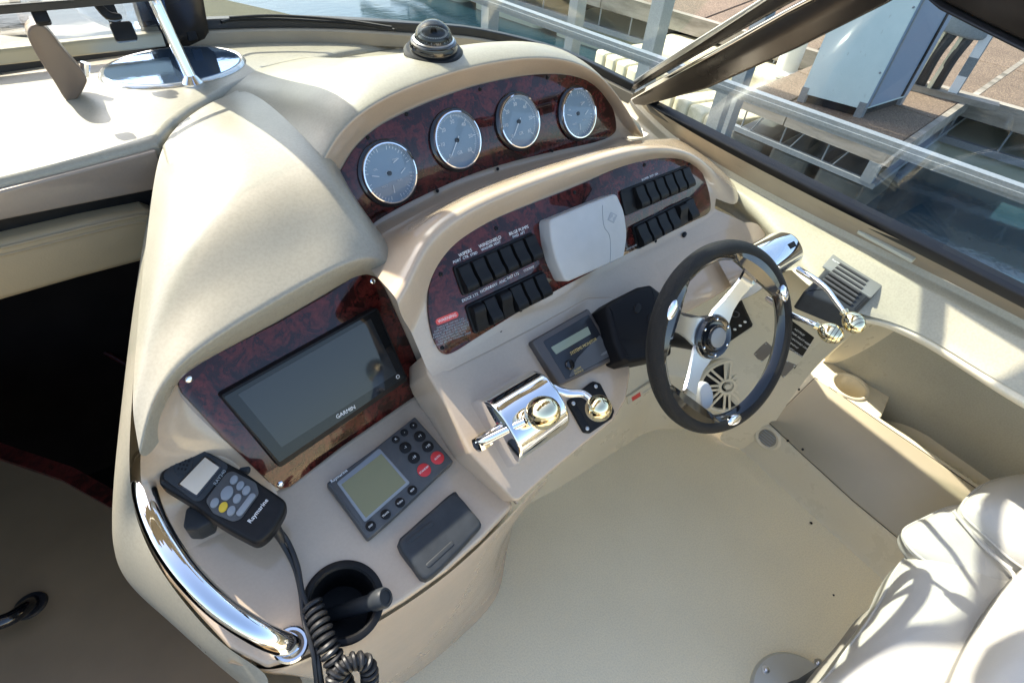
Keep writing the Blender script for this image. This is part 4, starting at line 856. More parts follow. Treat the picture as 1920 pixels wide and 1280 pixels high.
mb = MB(); mb.prism(ef, [(-.009, -.001), (-.002, -.006), (0, -.001), (.002, -.001), (.009, .001), (.002, .006), (0, .001), (-.002, .001)], .0006, .001); mk('emblem_mark', mb, m_lgrey, cv, ef)
stxt('SYSTEM COVER', (1147, 471), (1170, 460), .0042, m_greyp, fr=SW, par=cv, off=.0335)
# ------------------------------------------------------------------ chart plotter in its panel
pp = thing('plotter_panel', PLOT.at(570, 720), 'burl wood panel recessed under the port hood behind the wide black chart screen', 'panel')
po = [(336, 706), (350, 692), (520, 606), (612, 553), (662, 520), (685, 513), (706, 519), (722, 540), (768, 642), (799, 716), (797, 730), (640, 838), (545, 912), (525, 917), (505, 905), (420, 822), (342, 738), (335, 722)]
mb = MB(); mb.prism(PLOT, [PLOT.uv(PLOT.at(x, y, .005)) for x, y in po], -.001, .005, .0012, 2); mk('wood_panel', mb, m_wood, pp)
for x, y in ((354, 711), (699, 527), (788, 724), (526, 907)): screw(PLOT, PLOT.at(x, y, .005), .0045, pp, m_chrome)
cp = thing('chart_plotter', PLOT.at(590, 720), 'wide black chart plotter with a dark reflecting screen', 'chart plotter')
qf, qw, qh = quadfr(PLOT, [(415, 742), (707, 577), (763, 708), (524, 871)], .022)
mb = MB(); mb.prism(qf, rc([qf.uv(PLOT.at(x, y, .022)) for x, y in ((413, 741), (708, 576), (766, 712), (526, 877))], .004), .004, .022, .0015, 2); mk('case', mb, m_black, cp)
mb = MB(); mb.prism(qf, rc([qf.uv(PLOT.at(x, y, .0225)) for x, y in ((419, 744), (706, 582), (760, 706), (524, 866))], .002), .021, .0228); mk('screen_glass', mb, m_screen, cp)
mb = MB(); mb.prism(qf, [qf.uv(PLOT.at(x, y, .023)) for x, y in ((446, 739), (695, 597), (744, 700), (528, 838))], .0226, .0231); mk('display', mb, mat('grey_display', (.016, .019, .022), .07, spec=.45), cp)
pa, pb = PLOT.at(632, 781, .023), PLOT.at(664, 763, .023); text('GARMIN', dirfr(PLOT, pa, pb, (pa+pb)/2), .0085, m_white, cp, .0004)
f = PLOT.sub(PLOT.at(746, 706, .023)); mb = MB(); mb.lathe(f, [(.0022, 0), (.0026, .0004), (.0032, 0)], 14, False, False); mk('power_mark', mb, m_white, cp, f)
# ------------------------------------------------------------------ autopilot head and covered head
T_ = .014
ap = thing('autopilot_display', NAV.at(730, 895), 'grey autopilot head with an olive display and two red round buttons', 'autopilot')
ao = [(612, 905), (700, 842), (778, 780), (812, 818), (851, 864), (822, 890), (757, 952), (722, 984), (690, 1011), (655, 962)]
mb = MB(); mb.prism(NAV, rc([NAV.uv(NAV.at(x, y, T_)) for x, y in ao], .003, 3), 0, T_, .003, 3); mk('case', mb, m_grey, ap)
mb = MB(); mb.prism(NAV, rc([NAV.uv(NAV.at(x, y, T_)) for x, y in ((631, 905), (711, 840), (769, 905), (684, 979))], .003), T_-.001, T_+.0016, .0008, 2); mk('display_frame', mb, m_btn, ap)
mb = MB(); mb.prism(NAV, [NAV.uv(NAV.at(x, y, T_)) for x, y in ((640, 909), (715, 851), (761, 905), (686, 971))], T_, T_+.002); mk('display', mb, m_lcd, ap)
def btn(fr, x, y, off, r, m, par, h=.0018, s=None, ts=.004, sx=1, sy=1, rot=0):
    f = fr.sub(fr.at(x, y, off), rot); mb = MB(); mb.lathe(f, [(r, -.0005), (r, h*.6), (r*.85, h), (r*.3, h*1.05)], 20, True, True, sx, sy); mk('button', mb, m, par, f)
    if s: text(s, f, ts, m_white, par, h*1.05+.0002, rot=0)
RT = NAV.sub(NAV.o, 0)
for x, y, s in ((742, 824, 'X'), (758, 811, '-'), (775, 798, '+')): btn(NAV, x, y, T_, .0062, m_black, ap, s=s, ts=.005)
for x, y, s in ((760, 839, '-1'), (787, 818, '+1'), (776, 858, '-10'), (802, 837, '+10')): btn(NAV, x, y, T_, .0092, m_black, ap, s=s, ts=.0055)
for x, y, s in ((795, 881, 'STANDBY'), (820, 858, 'AUTO')): btn(NAV, x, y, T_, .0105, m_red, ap, s=s, ts=.0042)
for x, y, s in ((695, 986, 'DISP'), (723, 964, 'TRACK'), (750, 942, 'TURN'), (773, 919, 'RESP')): btn(NAV, x, y, T_, .0072, m_black, ap, s=s, ts=.0036)
pa, pb = NAV.at(622, 902, T_), NAV.at(649, 882, T_); text('Raymarine', dirfr(NAV, pa, pb, (pa+pb)/2), .0065, m_white, ap, .0004)
cc = thing('black_sun_cover', NAV.at(825, 1005), 'plain black clip-on sun cover right of the cup holder', 'cover')
co = [(747, 1017), (770, 990), (815, 950), (851, 920), (862, 928), (885, 955), (904, 981), (890, 1002), (845, 1050), (801, 1086), (775, 1060)]
mb = MB(); mb.prism(NAV, cspl([NAV.uv(NAV.at(x, y, .02)) for x, y in co], 3), 0, .02, .006, 4); mk('cover_shell', mb, m_slate if False else m_grey2, cc)
for a, b in (((762, 1018), (812, 978)), ((800, 1062), (850, 1016))):
    g = dirfr(NAV, NAV.at(*a, .02), NAV.at(*b, .02)); g.o = (NAV.at(*a, .02)+NAV.at(*b, .02))/2-NAV.n*.0006; L = (NAV.at(*a, .02)-NAV.at(*b, .02)).length
    mb = MB(); mb.prism(g, rc(rect(L, .007), .003), -.001, .0016, .0014, 3); mk('grip_ridge', mb, m_grey2, cc, g)
# ------------------------------------------------------------------ cup holder with a capped handle in it
CF = NAV.sub(NAV.at(644, 1128)); RC = .051
cut(navobj, cylcut(CF, RC-.006, .2))
for p in navobj.data.polygons: p.use_smooth = False
ch = thing('cup_holder', CF.o, 'black plastic cup holder sunk into the port end of the helm', 'cup holder')
mb = MB(); mb.lathe(CF, [(RC+.001, .0002), (RC+.001, .002), (RC-.002, .004), (RC-.007, .004), (RC-.010, .001), (RC-.012, -.03), (RC-.015, -.085), (.001, -.085)], 56, False, True); mk('cup_well', mb, m_black, ch)
bt = thing('capped_stick', NAV.at(690, 1125), 'black capped stick leaning out of the cup holder', 'stick')
q0, q1 = CF.pt(-.02, .01, -.07), NAV.at(723, 1119, .022); d_ = (q1-q0).normalized(); SF = Frn(q1, d_)
mk('stick_body', MB().tube([q0, q1-d_*.004], .0105, 20), m_grey2, bt)
mb = MB(); mb.lathe(SF, [(.0125, -.022), (.0132, -.018), (.0132, -.002), (.0115, .001), (.009, .001), (.0085, -.0015), (.0005, -.0015)], 28); mk('cap', mb, m_grey2, bt)
# ------------------------------------------------------------------ grab rail
gr = thing('grab_rail', NAV.at(400, 1100), 'thick curved chrome grab rail on the port corner of the helm', 'grab rail')
pts = [NAV.at(278, 862, .0), NAV.at(268, 884, .035), NAV.at(275, 935, .062), NAV.at(303, 1005, .070), NAV.at(350, 1075, .070), NAV.at(412, 1137, .062), NAV.at(478, 1182, .048), NAV.at(522, 1203, .028), NAV.at(545, 1208, .004)]
mk('rail_tube', MB().tube(spl(pts, 8), .0138, 28), m_chrome, gr)
for p, r_ in ((pts[0], .019), (pts[-1], .021)):
    f = Frn(p, NAV.n if p is pts[-1] else (pts[1]-pts[0])); mb = MB(); mb.lathe(f, [(r_, -.002), (r_, .002), (r_*.9, .004), (.0158, .004)], 32, False, False); mk('flange', mb, m_chrome, gr)
# ------------------------------------------------------------------ radio handset in its clip, with cables
VH = NAV.sub(NAV.at(415, 925, .075), 0)
hs = thing('radio_handset', VH.o, 'black and grey radio handset with a pale screen, clipped beside the grab rail', 'radio handset')
ho = [(297, 894), (306, 873), (330, 852), (353, 837), (372, 835), (400, 850), (426, 865), (457, 882), (490, 905), (520, 925), (535, 938), (535, 954), (524, 976), (508, 999), (492, 1013), (478, 1017), (462, 1010), (430, 993), (400, 974), (367, 949), (335, 929), (302, 908)]
hu = cspl([VH.uv(VH.at(x, y)) for x, y in ho], 3)
mb = MB(); mb.prism(VH, hu, -.030, 0, .007, 4, .006); mk('handset_body', mb, m_black, hs)
def pan(pxs, z0, z1, nm, m, rr_=.003, par=hs, fr=VH, bev=.0006):
    mb = MB(); mb.prism(fr, rc([fr.uv(fr.at(x, y)) for x, y in pxs], rr_, 4), z0, z1, bev, 2); return mk(nm, mb, m, par)
pan([(302, 893), (352, 840), (372, 840), (424, 868), (428, 876), (380, 938), (366, 940)], -.001, .0012, 'upper_face', m_grey2, .008)
pan([(385, 938), (430, 880), (480, 905), (486, 925), (452, 973), (437, 978), (400, 962)], -.001, .0014, 'key_face', m_grey, .008)
pan([(385, 854), (417, 876), (370, 934), (333, 909)], .0, .0022, 'screen_frame', m_blackg, .002)
pan([(385, 858), (412, 877), (369, 929), (337, 908)], .001, .0026, 'screen', m_lcd2, .001)
spk = VH.sub(VH.at(345, 872), 40); mb = MB(); mb.lathe(spk, [(.0135, .001), (.0135, .0022), (.011, .0016), (.001, .0016)], 24, False, True, 1, .7); mk('speaker_cup', mb, m_grey2, hs)
for i in range(3):
    for j in range(3): g = spk.sub(spk.pt((i-1)*.0055, (j-1)*.004, .0017)); mb = MB(); mb.prism(g, rect(.0028, .0022), 0, .0004); mk('speaker_hole', mb, m_dark, hs)
for x, y, r_, m_ in ((439, 900, .0048, m_btn), (451, 911, .0048, m_btn), (462, 920, .0050, m_btn), (445, 935, .0050, m_btn), (403, 943, .0050, m_btn), (419, 951, .0052, m_yellow), (434, 958, .0050, m_btn)):
    f = VH.sub(VH.at(x, y), 38); mb = MB(); mb.lathe(f, [(r_*1.12, .0012), (r_*1.1, .002), (r_, .0034), (r_*.7, .0038)], 20, False, True, 1.15, .85); mk('key', mb, m_, hs, f)
f = VH.sub(VH.at(426, 925), 38); mb = MB(); mb.prism(f, cspl([(a*.72, b*.72) for a, b in [(.012, .004), (.004, .009), (-.004, .009), (-.012, .004), (-.012, -.004), (-.004, -.009), (.004, -.009), (.012, -.004)]], 3), .001, .0036, .001, 2); mk('key', mb, m_btn, hs, f)
g = dirfr(VH, VH.at(449, 963), VH.at(474, 930)); mb = MB(); L = (VH.at(449, 963)-VH.at(474, 930)).length; mb.prism(g, rc(rect(L+.006, .0075), .0035), .001, .0036, .001, 2); mk('key', mb, m_btn, hs, g)
pa, pb = VH.at(472, 973), VH.at(496, 942); text('Raymarine', dirfr(VH, pa, pb, (pa+pb)/2), .0078, m_white, hs, .0006)
pa, pb = VH.at(404, 907), VH.at(421, 884); text('RAY240', dirfr(VH, pa, pb, (pa+pb)/2), .0062, m_greyp, hs, .0016)
clip = thing('handset_clip', NAV.at(400, 960, .0), 'grey two-armed plastic clip holding the radio handset', 'clip')
CL = NAV.sub(NAV.at(410, 930, .03))
mb = MB(); mb.prism(CL, rc([CL.uv(CL.at(x, y)) for x, y in ((360, 950), (430, 870), (460, 890), (390, 975))], .008), -.03, -.004, .002); mk('clip_back', mb, m_grey2, clip)
mb = MB(); mb.prism(CL, rc([CL.uv(CL.at(x, y)) for x, y in ((346, 990), (352, 955), (375, 950), (402, 972), (398, 986), (372, 998), (352, 998))], .006), -.03, .012, .004, 3); mk('clip_arm', mb, m_grey2, clip)
mb = MB(); mb.prism(CL, rc([CL.uv(CL.at(x, y)) for x, y in ((428, 868), (440, 862), (462, 864), (473, 872), (470, 892), (450, 890))], .006), -.03, .012, .004, 3); mk('clip_arm', mb, m_grey2, clip)
cb_ = thing('radio_cables', NAV.at(560, 1100), 'pair of thin black cables running from the handset down past the cup holder', 'cable')
for k, pth in enumerate((((512, 995, .035), (530, 1020, .02), (552, 1062, .012), (564, 1110, .012), (570, 1160, .012), (586, 1215, .012), (592, 1260, .0), (600, 1330, -.03)), ((518, 985, .035), (540, 1015, .02), (558, 1060, .018), (567, 1110, .014), (582, 1150, .012), (592, 1200, .012), (600, 1260, .0), (612, 1330, -.03)))):
    mk('cable', MB().tube(spl([NAV.at(x, y, o) for x, y, o in pth], 8), .0032, 10), m_rubber, cb_)
mk('strain_relief', MB().tube([NAV.at(512, 982, .04), NAV.at(524, 1002, .028), NAV.at(530, 1016, .02)], [.0075, .006, .004], 12), m_rubber, cb_)
cl = thing('coiled_cord', NAV.at(620, 1200), 'black coiled cord hanging over the edge by the cup holder', 'cord')
pth = spl([NAV.at(x, y, o) for x, y, o in ((583, 1128, .012), (592, 1150, .014), (603, 1178, .016), (612, 1206, .016), (628, 1240, .010), (640, 1272, .0), (652, 1310, -.02))], 30)
def coil(path, R_, pitch, r_):
    o = []; s = 0; a = None
    for i in range(len(path)-1):
        t = (path[i+1]-path[i]); L = t.length; t.normalize(); a = (t.orthogonal() if a is None else a-t*a.dot(t)).normalized(); b = t.cross(a); m = 3
        for k in range(m):
            ph = 2*math.pi*(s+L*k/m)/pitch; o.append(path[i]+t*L*k/m+a*math.cos(ph)*R_+b*math.sin(ph)*R_)
        s += L
    return o
mk('coil', MB().tube(coil(pth, .0105, .0085, 0), .0034, 7), m_rubber, cl)
pth = spl([NAV.at(x, y, o) for x, y, o in ((622, 1300, .0), (632, 1262, .014), (655, 1241, .020), (682, 1240, .018), (693, 1262, .006), (690, 1300, -.02))], 30)
mk('coil', MB().tube(coil(pth, .0085, .0075, 0), .0030, 7), m_rubber, cl)
mk('cord_core', MB().tube(pth, .0075, 10), m_rubber, cl)
# ------------------------------------------------------------------ systems monitor
sm = thing('systems_monitor', DESK.at(1078, 650), 'dark framed monitor with a small green display and a peeling face, above the throttle levers', 'monitor')
def pan2(pxs, z0, z1, nm, m, rr_, par, fr, bev=.0006, off=None):
    off = z1 if off is None else off
    mb = MB(); mb.prism(fr, rc([fr.uv(fr.at(x, y, off)) for x, y in pxs], rr_, 4), z0, z1, bev, 3); return mk(nm, mb, m, par)
m_brg = mat('brown_grey_plastic', (.07, .06, .055), .35)
pan2([(997, 638), (1104, 577), (1160, 671), (1050, 724)], .002, .018, 'case', m_brg, .005, sm, DESK, .004)
pan2([(1018, 640), (1104, 589), (1149, 667), (1062, 712)], .017, .0186, 'face_plate', mat('dark_face', (.02, .022, .026), .25), .003, sm, DESK)
pan2([(1070, 700), (1082, 672), (1112, 640), (1125, 628), (1147, 666), (1066, 708)], .0186, .0190, 'peeled_film', mat('dull_film', (.085, .09, .095), .3), .002, sm, DESK, 0)
pan2([(1033, 651), (1102, 612), (1108, 626), (1043, 664)], .0186, .0194, 'display', m_lcd3, .001, sm, DESK, 0)
stxt('SYSTEMS MONITOR', (1051, 673), (1114, 637), .0075, m_gold, fr=DESK, par=sm, off=.0196, xs=.95)
stxt('ALARM', (1062, 702), (1080, 692), .0052, m_gold, fr=DESK, par=sm, off=.0196); stxt('SILENCE', (1064, 707), (1084, 697), .0052, m_gold, fr=DESK, par=sm, off=.0196); stxt('-searay-', (1112, 672), (1136, 658), .008, m_greyp, fr=DESK, par=sm, off=.0196)
btn(DESK, 1068, 684, .0186, .0085, m_blackg, sm, .004)
for x, y in ((938, 620), (1283, 440)):
    f = DESK.sub(DESK.at(x, y), 20); t = thing('oval_plug', f.o, 'small black oval plug below the switch panel, '+('port side' if x < 1000 else 'starboard side'), 'plug'); mb = MB(); mb.lathe(f, [(.008, 0), (.007, .002), (.003, .003)], 18, False, True, 1, .6); mk('plug_head', mb, m_black, t, f)
# ------------------------------------------------------------------ throttle binnacles
def binnacle(fr, q, hgt, label, mark=False):
    P4 = [fr.at(x, y) for x, y in q]; c = sum(P4, V((0, 0, 0)))/4; g = dirfr(fr, (P4[0]+P4[3])/2, (P4[1]+P4[2])/2, c)
    W_ = ((P4[1]-P4[0]).length+(P4[2]-P4[3]).length)/2; L_2 = ((P4[3]-P4[0]).length+(P4[2]-P4[1]).length)/4
    t = thing('throttle_housing', c, label, 'throttle housing')
    prof = []
    for k in range(33):
        a = math.pi*k/32; e = 2/2.6; cx, sy = math.cos(a), math.sin(a); prof.append((L_2*math.copysign(abs(cx)**e, cx), hgt*abs(sy)**e))
    rs = []
    for x, k in ((-W_/2, .955), (-W_/2+.001, .98), (-W_/2+.003, .995), (-W_/2+.006, 1), (W_/2-.006, 1), (W_/2-.003, .995), (W_/2-.001, .98), (W_/2, .955)):
        rs.append([g.pt(x, a*k, b*k+.001) for a, b in prof])
    mk('chrome_cover', MB().rings(rs), m_chrome, t, edge=60)
    mb = MB(); mb.prism(g, rc(rect(W_-.004, L_2*2-.003), .006, 5), .0, .004, .0015, 2); mk('mounting_base', mb, m_steel, t)
    if mark:
        pass
    return t, g, W_, L_2
def knob(p, axis, r, par, grooves=0):
    f = Frn(p, axis); prof = []
    for k in range(17):
        a = math.pi*k/16; z = -math.cos(a)*r*1.25; rad_ = math.sin(a)*r*(1-.12*math.cos(a) if k < 8 else 1.0); prof.append((max(rad_, .0008), z))
    prof = [(r*.45, -r*1.55)]+prof[2:]
    mk('brass_knob', MB().lathe(f, prof, 28), m_brass, par, f)
    for k in range(grooves):
        z = r*(.1+.35*k); rr_ = r*math.sqrt(max(.05, 1-(z/(r*1.25))**2)); mk('knob_groove', MB().lathe(f, [(rr_*.98, z-.0008), (rr_*1.02, z), (rr_*.98, z+.0008)], 28, False, False), m_rubber, par, f)
th, tg, tw, tl = binnacle(DESK, [(879, 758), (968, 702), (1047, 812), (953, 876)], .076, 'arched chrome throttle housing between the plotter and the systems monitor')
def lever(pts, r0, par, nm='lever_arm'): mk(nm, MB().tube(spl(pts, 6), [r0*(1-.35*i/(6*(len(pts)-1))) for i in range(6*(len(pts)-1)+1)], 14), m_chrome, par)
l1 = thing('throttle_lever', DESK.at(905, 828, .03), 'nearer chrome throttle lever with a round brass knob, in front of the arched housing', 'lever', 'port throttle levers')
lp = [DESK.at(898, 828, .030), DESK.at(912, 824, .042), DESK.at(945, 808, .062), DESK.at(985, 789, .085)]; lever(lp, .0085, l1)
f = Frn(DESK.at(898, 832, .028), -tg.h); mb = MB(); mb.lathe(f, [(.012, -.016), (.013, -.004), (.012, .004), (.007, .007)], 6); mk('pivot_nut', mb, m_chrome, l1, edge=20)
mk('pivot_shaft', MB().tube([DESK.at(900, 828, .03), DESK.at(945, 800, .03)], .009, 16), m_chrome, l1)
kp = DESK.at(1016, 774, .105); knob(kp, (kp-lp[-1])+V((0, -.02, .03)), .0235, l1)
l2 = thing('throttle_lever', DESK.at(1035, 735, .03), 'farther chrome throttle lever with its brass knob over the black slotted plate', 'lever', 'port throttle levers')
lp = [DESK.at(1012, 722, .035), DESK.at(1035, 728, .045), DESK.at(1064, 737, .052), DESK.at(1092, 738, .062), DESK.at(1110, 750, .072)]; lever(lp, .0085, l2)
kp = DESK.at(1122, 765, .082); knob(kp, V(CAM)-kp+V((0, 0, 0)), .0205, l2)
gt = thing('slotted_plate', DESK.at(1108, 765), 'black slotted control plate under the right brass knob', 'plate')
pan2([(1064, 752), (1113, 714), (1126, 718), (1153, 770), (1148, 784), (1107, 812), (1096, 810)], .002, .008, 'plate', m_black, .006, gt, DESK, .002)
pan2([(1080, 757), (1092, 748), (1118, 793), (1106, 800)], .0078, .0084, 'slot', m_dark, .004, gt, DESK, 0)
for x, y in ((1117, 724), (1101, 803), (1075, 756), (1142, 773)): screw(DESK, DESK.at(x, y, .008), .0036, gt, m_steel)
# black boxed fitting left of the wheel
bx = thing('black_boxed_cover', DESK.at(1195, 610), 'matte black boxy cover between the systems monitor and the steering wheel', 'cover')
BX = DESK.sub(DESK.at(1195, 605, .05))
mb = MB(); mb.prism(BX, rc([BX.uv(BX.at(x, y)) for x, y in ((1136, 574), (1152, 560), (1200, 536), (1222, 532), (1240, 546), (1262, 552), (1262, 664), (1232, 670), (1182, 680), (1168, 674), (1152, 636))], .006, 3), -.075, 0, .010, 4); mk('cover_shell', mb, mat('matte_black', (.006, .006, .007), .5, spec=.15), bx)
for k in range(2):
    g = BX.sub(BX.at(1195+25*k, 578+18*k), 25); mb = MB(); mb.lathe(g, [(.012, -.002), (.010, .002), (.004, .0025)], 20, False, True, 1, .6); mk('cap', mb, m_black, bx, g)
# trim gauge plate right of the hub
tg_ = thing('trim_control_plate', DESK.at(1378, 605, .0), 'small black square plate with a dial and three white buttons behind the wheel', 'control plate')
TP = onto(1378, 604, 1400, 590); TP.o = TP.o+TP.n*.001
def pq(*p): return [TP.uv(TP.at(x, y, .008)) for x, y in p]
mb = MB(); mb.prism(TP, rc(pq((1322, 598), (1385, 560), (1410, 613), (1352, 652)), .004), -.004, .008, .002); mk('plate', mb, m_black, tg_)
f = TP.sub(TP.at(1378, 588, .008)); mb = MB(); mb.lathe(f, [(.012, 0), (.0125, .002), (.010, .0025), (.009, .001)], 28, False, False); mk('dial_ring', mb, m_grey, tg_, f)
for x, y in ((1378, 617), (1388, 610), (1397, 603)): btn(TP, x, y, .008, .004, m_white, tg_)
# ------------------------------------------------------------------ steering wheel
WH = Fr(Z(1357, 635, 1.0), -6, 58); RW = .1475; rT = .0135
sw_ = thing('steering_wheel', WH.o, 'three-spoke steering wheel with a grained black rim and brushed metal spokes', 'steering wheel')
N = 96; rs = []
for i in range(N):
    a = 2*math.pi*i/N; c = V((math.cos(a), math.sin(a))); ring = []
    for k in range(18):
        b = 2*math.pi*k/18; ring.append(WH.pt(c.x*(RW+math.cos(b)*rT), c.y*(RW+math.cos(b)*rT), math.sin(b)*rT*1.08))
    rs.append(ring)
rs.append(rs[0]); mk('rim', MB().rings(rs, False, False), m_leather, sw_, WH)
rs = []
for i in range(N):
    a = 2*math.pi*i/N; c = V((math.cos(a), math.sin(a))); sw = 1+.9*max(0, math.cos(3*(a-1.0)))**2
    rs.append([WH.pt(*(c*(RW-rT*.72)), rT*.78), WH.pt(*(c*(RW-rT*1.02-.002*sw)), rT*.42), WH.pt(*(c*(RW-rT*1.10-.0035*sw)), 0), WH.pt(*(c*(RW-rT*.98)), -rT*.5)])
rs.append(rs[0]); mk('inner_trim', MB().rings(rs, False, False, False), m_blackg, sw_, WH)
def wang(x, y): u, v = WH.uv(WH.at(x, y)); return math.atan2(v, u)
arms = [wang(1415, 515), wang(1262, 600), wang(1296, 752)]
HW = -.030
for a in arms:
    # brushed arm from hub to rim, dished
    d = V((math.cos(a), math.sin(a))); n_ = V((-d.y, d.x)); rs = []
    for r_, wdt, z in ((.020, .026, HW+.006), (.038, .024, HW+.006), (.058, .0175, HW+.008), (.082, .0145, HW+.014), (.102, .016, HW+.021), (.122, .021, HW+.027), (.141, .030, HW+.030)):
        p = d*r_; rs.append([WH.pt(*(p-n_*wdt), z-.004), WH.pt(*(p+n_*wdt), z-.004), WH.pt(*(p+n_*wdt*.92), z), WH.pt(*(p-n_*wdt*.92), z)])
    mb = MB(); mb.rings(rs[:5]); mk('spoke', mb, m_steel, sw_, WH)
    mb = MB(); mb.rings(rs[4:]); mk('spoke_end', mb, m_chrome, sw_, WH)
    # glossy inlay hugging the inside of the rim
    rs = []
    for i in range(25):
        t_ = (i-12)/12; aa = a+t_*.60; k = math.cos(t_*math.pi/2)**.8; c = V((math.cos(aa), math.sin(aa))); r0, r1 = RW-rT*.7-.024*k, RW-rT*.3
        rs.append([WH.pt(*(c*r0), -.003), WH.pt(*(c*r0), .003+.002*k), WH.pt(*(c*((r0+r1)/2)), .009+.005*k), WH.pt(*(c*r1), .0125), WH.pt(*(c*r1), -.006)])
    mk('palm_swell', MB().rings(rs), m_blackg, sw_, WH)
def hub(prof, nm, m_, n=48): mk(nm, MB().lathe(WH.sub(WH.pt(0, 0, HW)), prof, n), m_, sw_)
hub([(.037, .004), (.038, .010), (.035, .0145), (.027, .013), (.026, .012)], 'hub_ring', m_blackg)
hub([(.0215, .010), (.022, .017), (.0205, .0195), (.0175, .018)], 'horn_ring', m_blackg)
hub([(.0176, .015), (.017, .0195), (.010, .0208), (.002, .021)], 'horn_cap', mat('horn_cap_grey', (.2, .2, .19), .3))
for k in range(6):
    a = k*math.pi/3+.3; f = WH.sub(WH.pt(math.cos(a)*.0305, math.sin(a)*.0305, HW+.0138)); mk('hub_bolt', MB().lathe(f, [(.0022, -.001), (.0022, .0016), (.0012, .0022)], 12), m_chrome, sw_, f)
mk('column', MB().lathe(WH.sub(WH.pt(0, 0, HW)), [(.036, .004), (.034, -.01), (.030, -.03), (.032, -.075), (.045, -.14)], 32), m_black, sw_)
for x, y, t_ in ((1467, 540, 0), (1366, 794, 0), (1293, 602, 0)):
    a = wang(x, y); f = WH.sub(WH.pt(math.cos(a)*(RW-.006), math.sin(a)*(RW-.006), rT*.98), math.degrees(a)+90); mk('thumb_inlay', MB().lathe(f, [(.012, -.004), (.0118, .001), (.010, .0028), (.005, .0036), (.0005, .0038)], 24, True, True, 1.35, .72), m_chrome, sw_, f)
# tilt lever at the foot of the hub
f = WH.sub(WH.at(1322, 744, -.03)); mk('tilt_lever', MB().prism(f, cspl([(-.012, .022), (.006, .026), (.016, .006), (.014, -.014), (0, -.022), (-.012, -.012)], 4), -.008, .004, .003, 3), m_lgrey, sw_)
# ------------------------------------------------------------------ starboard gear control behind the wheel
gh, gg_, gw, gl = binnacle(DESK.sub(DESK.at(1440, 495, .02)), [(1345, 486), (1404, 455), (1446, 531), (1385, 565)], .10, 'large chrome control housing behind the steering wheel reflecting the blue sky')
f = gg_; mb = MB(); mb.prism(f.sub(f.pt(gw*.25, gl*.1, .099)), rect(.018, .011), 0, .0035); mk('black_mark', mb, m_black, gh)
g1 = thing('gear_lever', DESK.at(1507, 512, .03), 'chrome gear lever with a grooved brass knob lying over the grey speaker', 'lever', 'starboard gear levers')
z_ = 1.03
lp = [Z(1498, 505, z_-.02), Z(1522, 520, z_), Z(1548, 540, z_+.005), Z(1568, 566, z_+.008), Z(1586, 590, z_+.01)]; lever(lp, .0062, g1); knob(Z(1600, 604, z_+.012), Z(1600, 604, z_)-Z(1584, 586, z_), .0165, g1, 3)
g2 = thing('gear_lever', DESK.at(1480, 590, .03), 'chrome gear lever with a grooved brass knob pointing over the cream side wall', 'lever', 'starboard gear levers')
lp = [Z(1440, 560, z_-.06), Z(1480, 588, z_-.03), Z(1512, 602, z_-.015), Z(1538, 613, z_-.01)]; lever(lp, .0062, g2); knob(Z(1557, 624, z_-.008), Z(1557, 624, z_)-Z(1533, 612, z_), .0165, g2, 3)
# ------------------------------------------------------------------ compass
CF_ = Frn(Z(815, 92, GA.at(815, 144, .045).z+.008), (0, 0, 1)); CF_.o = hit(813, 97)[0]
CF_ = Frn(CF_.o+V((0, 0, -.004)), (-.05, -.12, 1)); k_ = (CF_.o-V(CAM)).length*98/F_PX/2/.048
cm = thing('compass', CF_.o, 'domed black marine compass on top of the dash', 'compass')
def L_(prof): return [(r*k_, h*k_) for r, h in prof]
mk('mounting_ring', MB().lathe(CF_, L_([(.048, 0), (.048, .005), (.044, .009), (.038, .010)]), 48), m_black, cm)
mk('case', MB().lathe(CF_, L_([(.038, .008), (.039, .013), (.036, .021), (.031, .0235)]), 48), m_blackg, cm)
mk('silver_band', MB().lathe(CF_, L_([(.0315, .022), (.0325, .0245), (.0305, .026)]), 48, False, False), m_steel, cm)
mk('dome', MB().lathe(CF_, L_([(.030*math.cos(a), .024+.027*math.sin(a)) for a in [i*math.pi/2/12 for i in range(12)]]+[(.001, .051)]), 40, False, True), glassmat('compass_dome', (.42, .45, .47), dirt=.0), cm)
mk('compass_card', MB().lathe(CF_, L_([(.027, .024), (.0272, .030), (.024, .0325), (.006, .034), (.004, .040), (.001, .041)]), 40), m_black, cm)
tk = MB()
for i in range(72):
    a = i*math.pi/36; l = .005 if i % 3 == 0 else .003; c, s_ = math.cos(a), math.sin(a); w2 = .0005*k_
    tk.add([CF_.pt((.0275*c-w2*s_/k_)*k_, (.0275*s_+w2*c/k_)*k_, .0245*k_), CF_.pt((.0275*c+w2*s_/k_)*k_, (.0275*s_-w2*c/k_)*k_, .0245*k_), CF_.pt((.0275*c+w2*s_/k_)*k_, (.0275*s_-w2*c/k_)*k_, (.0245+l)*k_), CF_.pt((.0275*c-w2*s_/k_)*k_, (.0275*s_+w2*c/k_)*k_, (.0245+l)*k_)], [(0, 1, 2, 3)])
    if i % 2 == 0: tk.add([CF_.pt((.0225*c-w2*s_/k_)*k_, (.0225*s_+w2*c/k_)*k_, .0332*k_), CF_.pt((.0225*c+w2*s_/k_)*k_, (.0225*s_-w2*c/k_)*k_, .0332*k_), CF_.pt((.0185*c+w2*s_/k_)*k_, (.0185*s_-w2*c/k_)*k_, .0337*k_), CF_.pt((.0185*c-w2*s_/k_)*k_, (.0185*s_+w2*c/k_)*k_, .0337*k_)], [(0, 1, 2, 3)])
mk('card_marks', tk, m_white, cm, smooth=False)
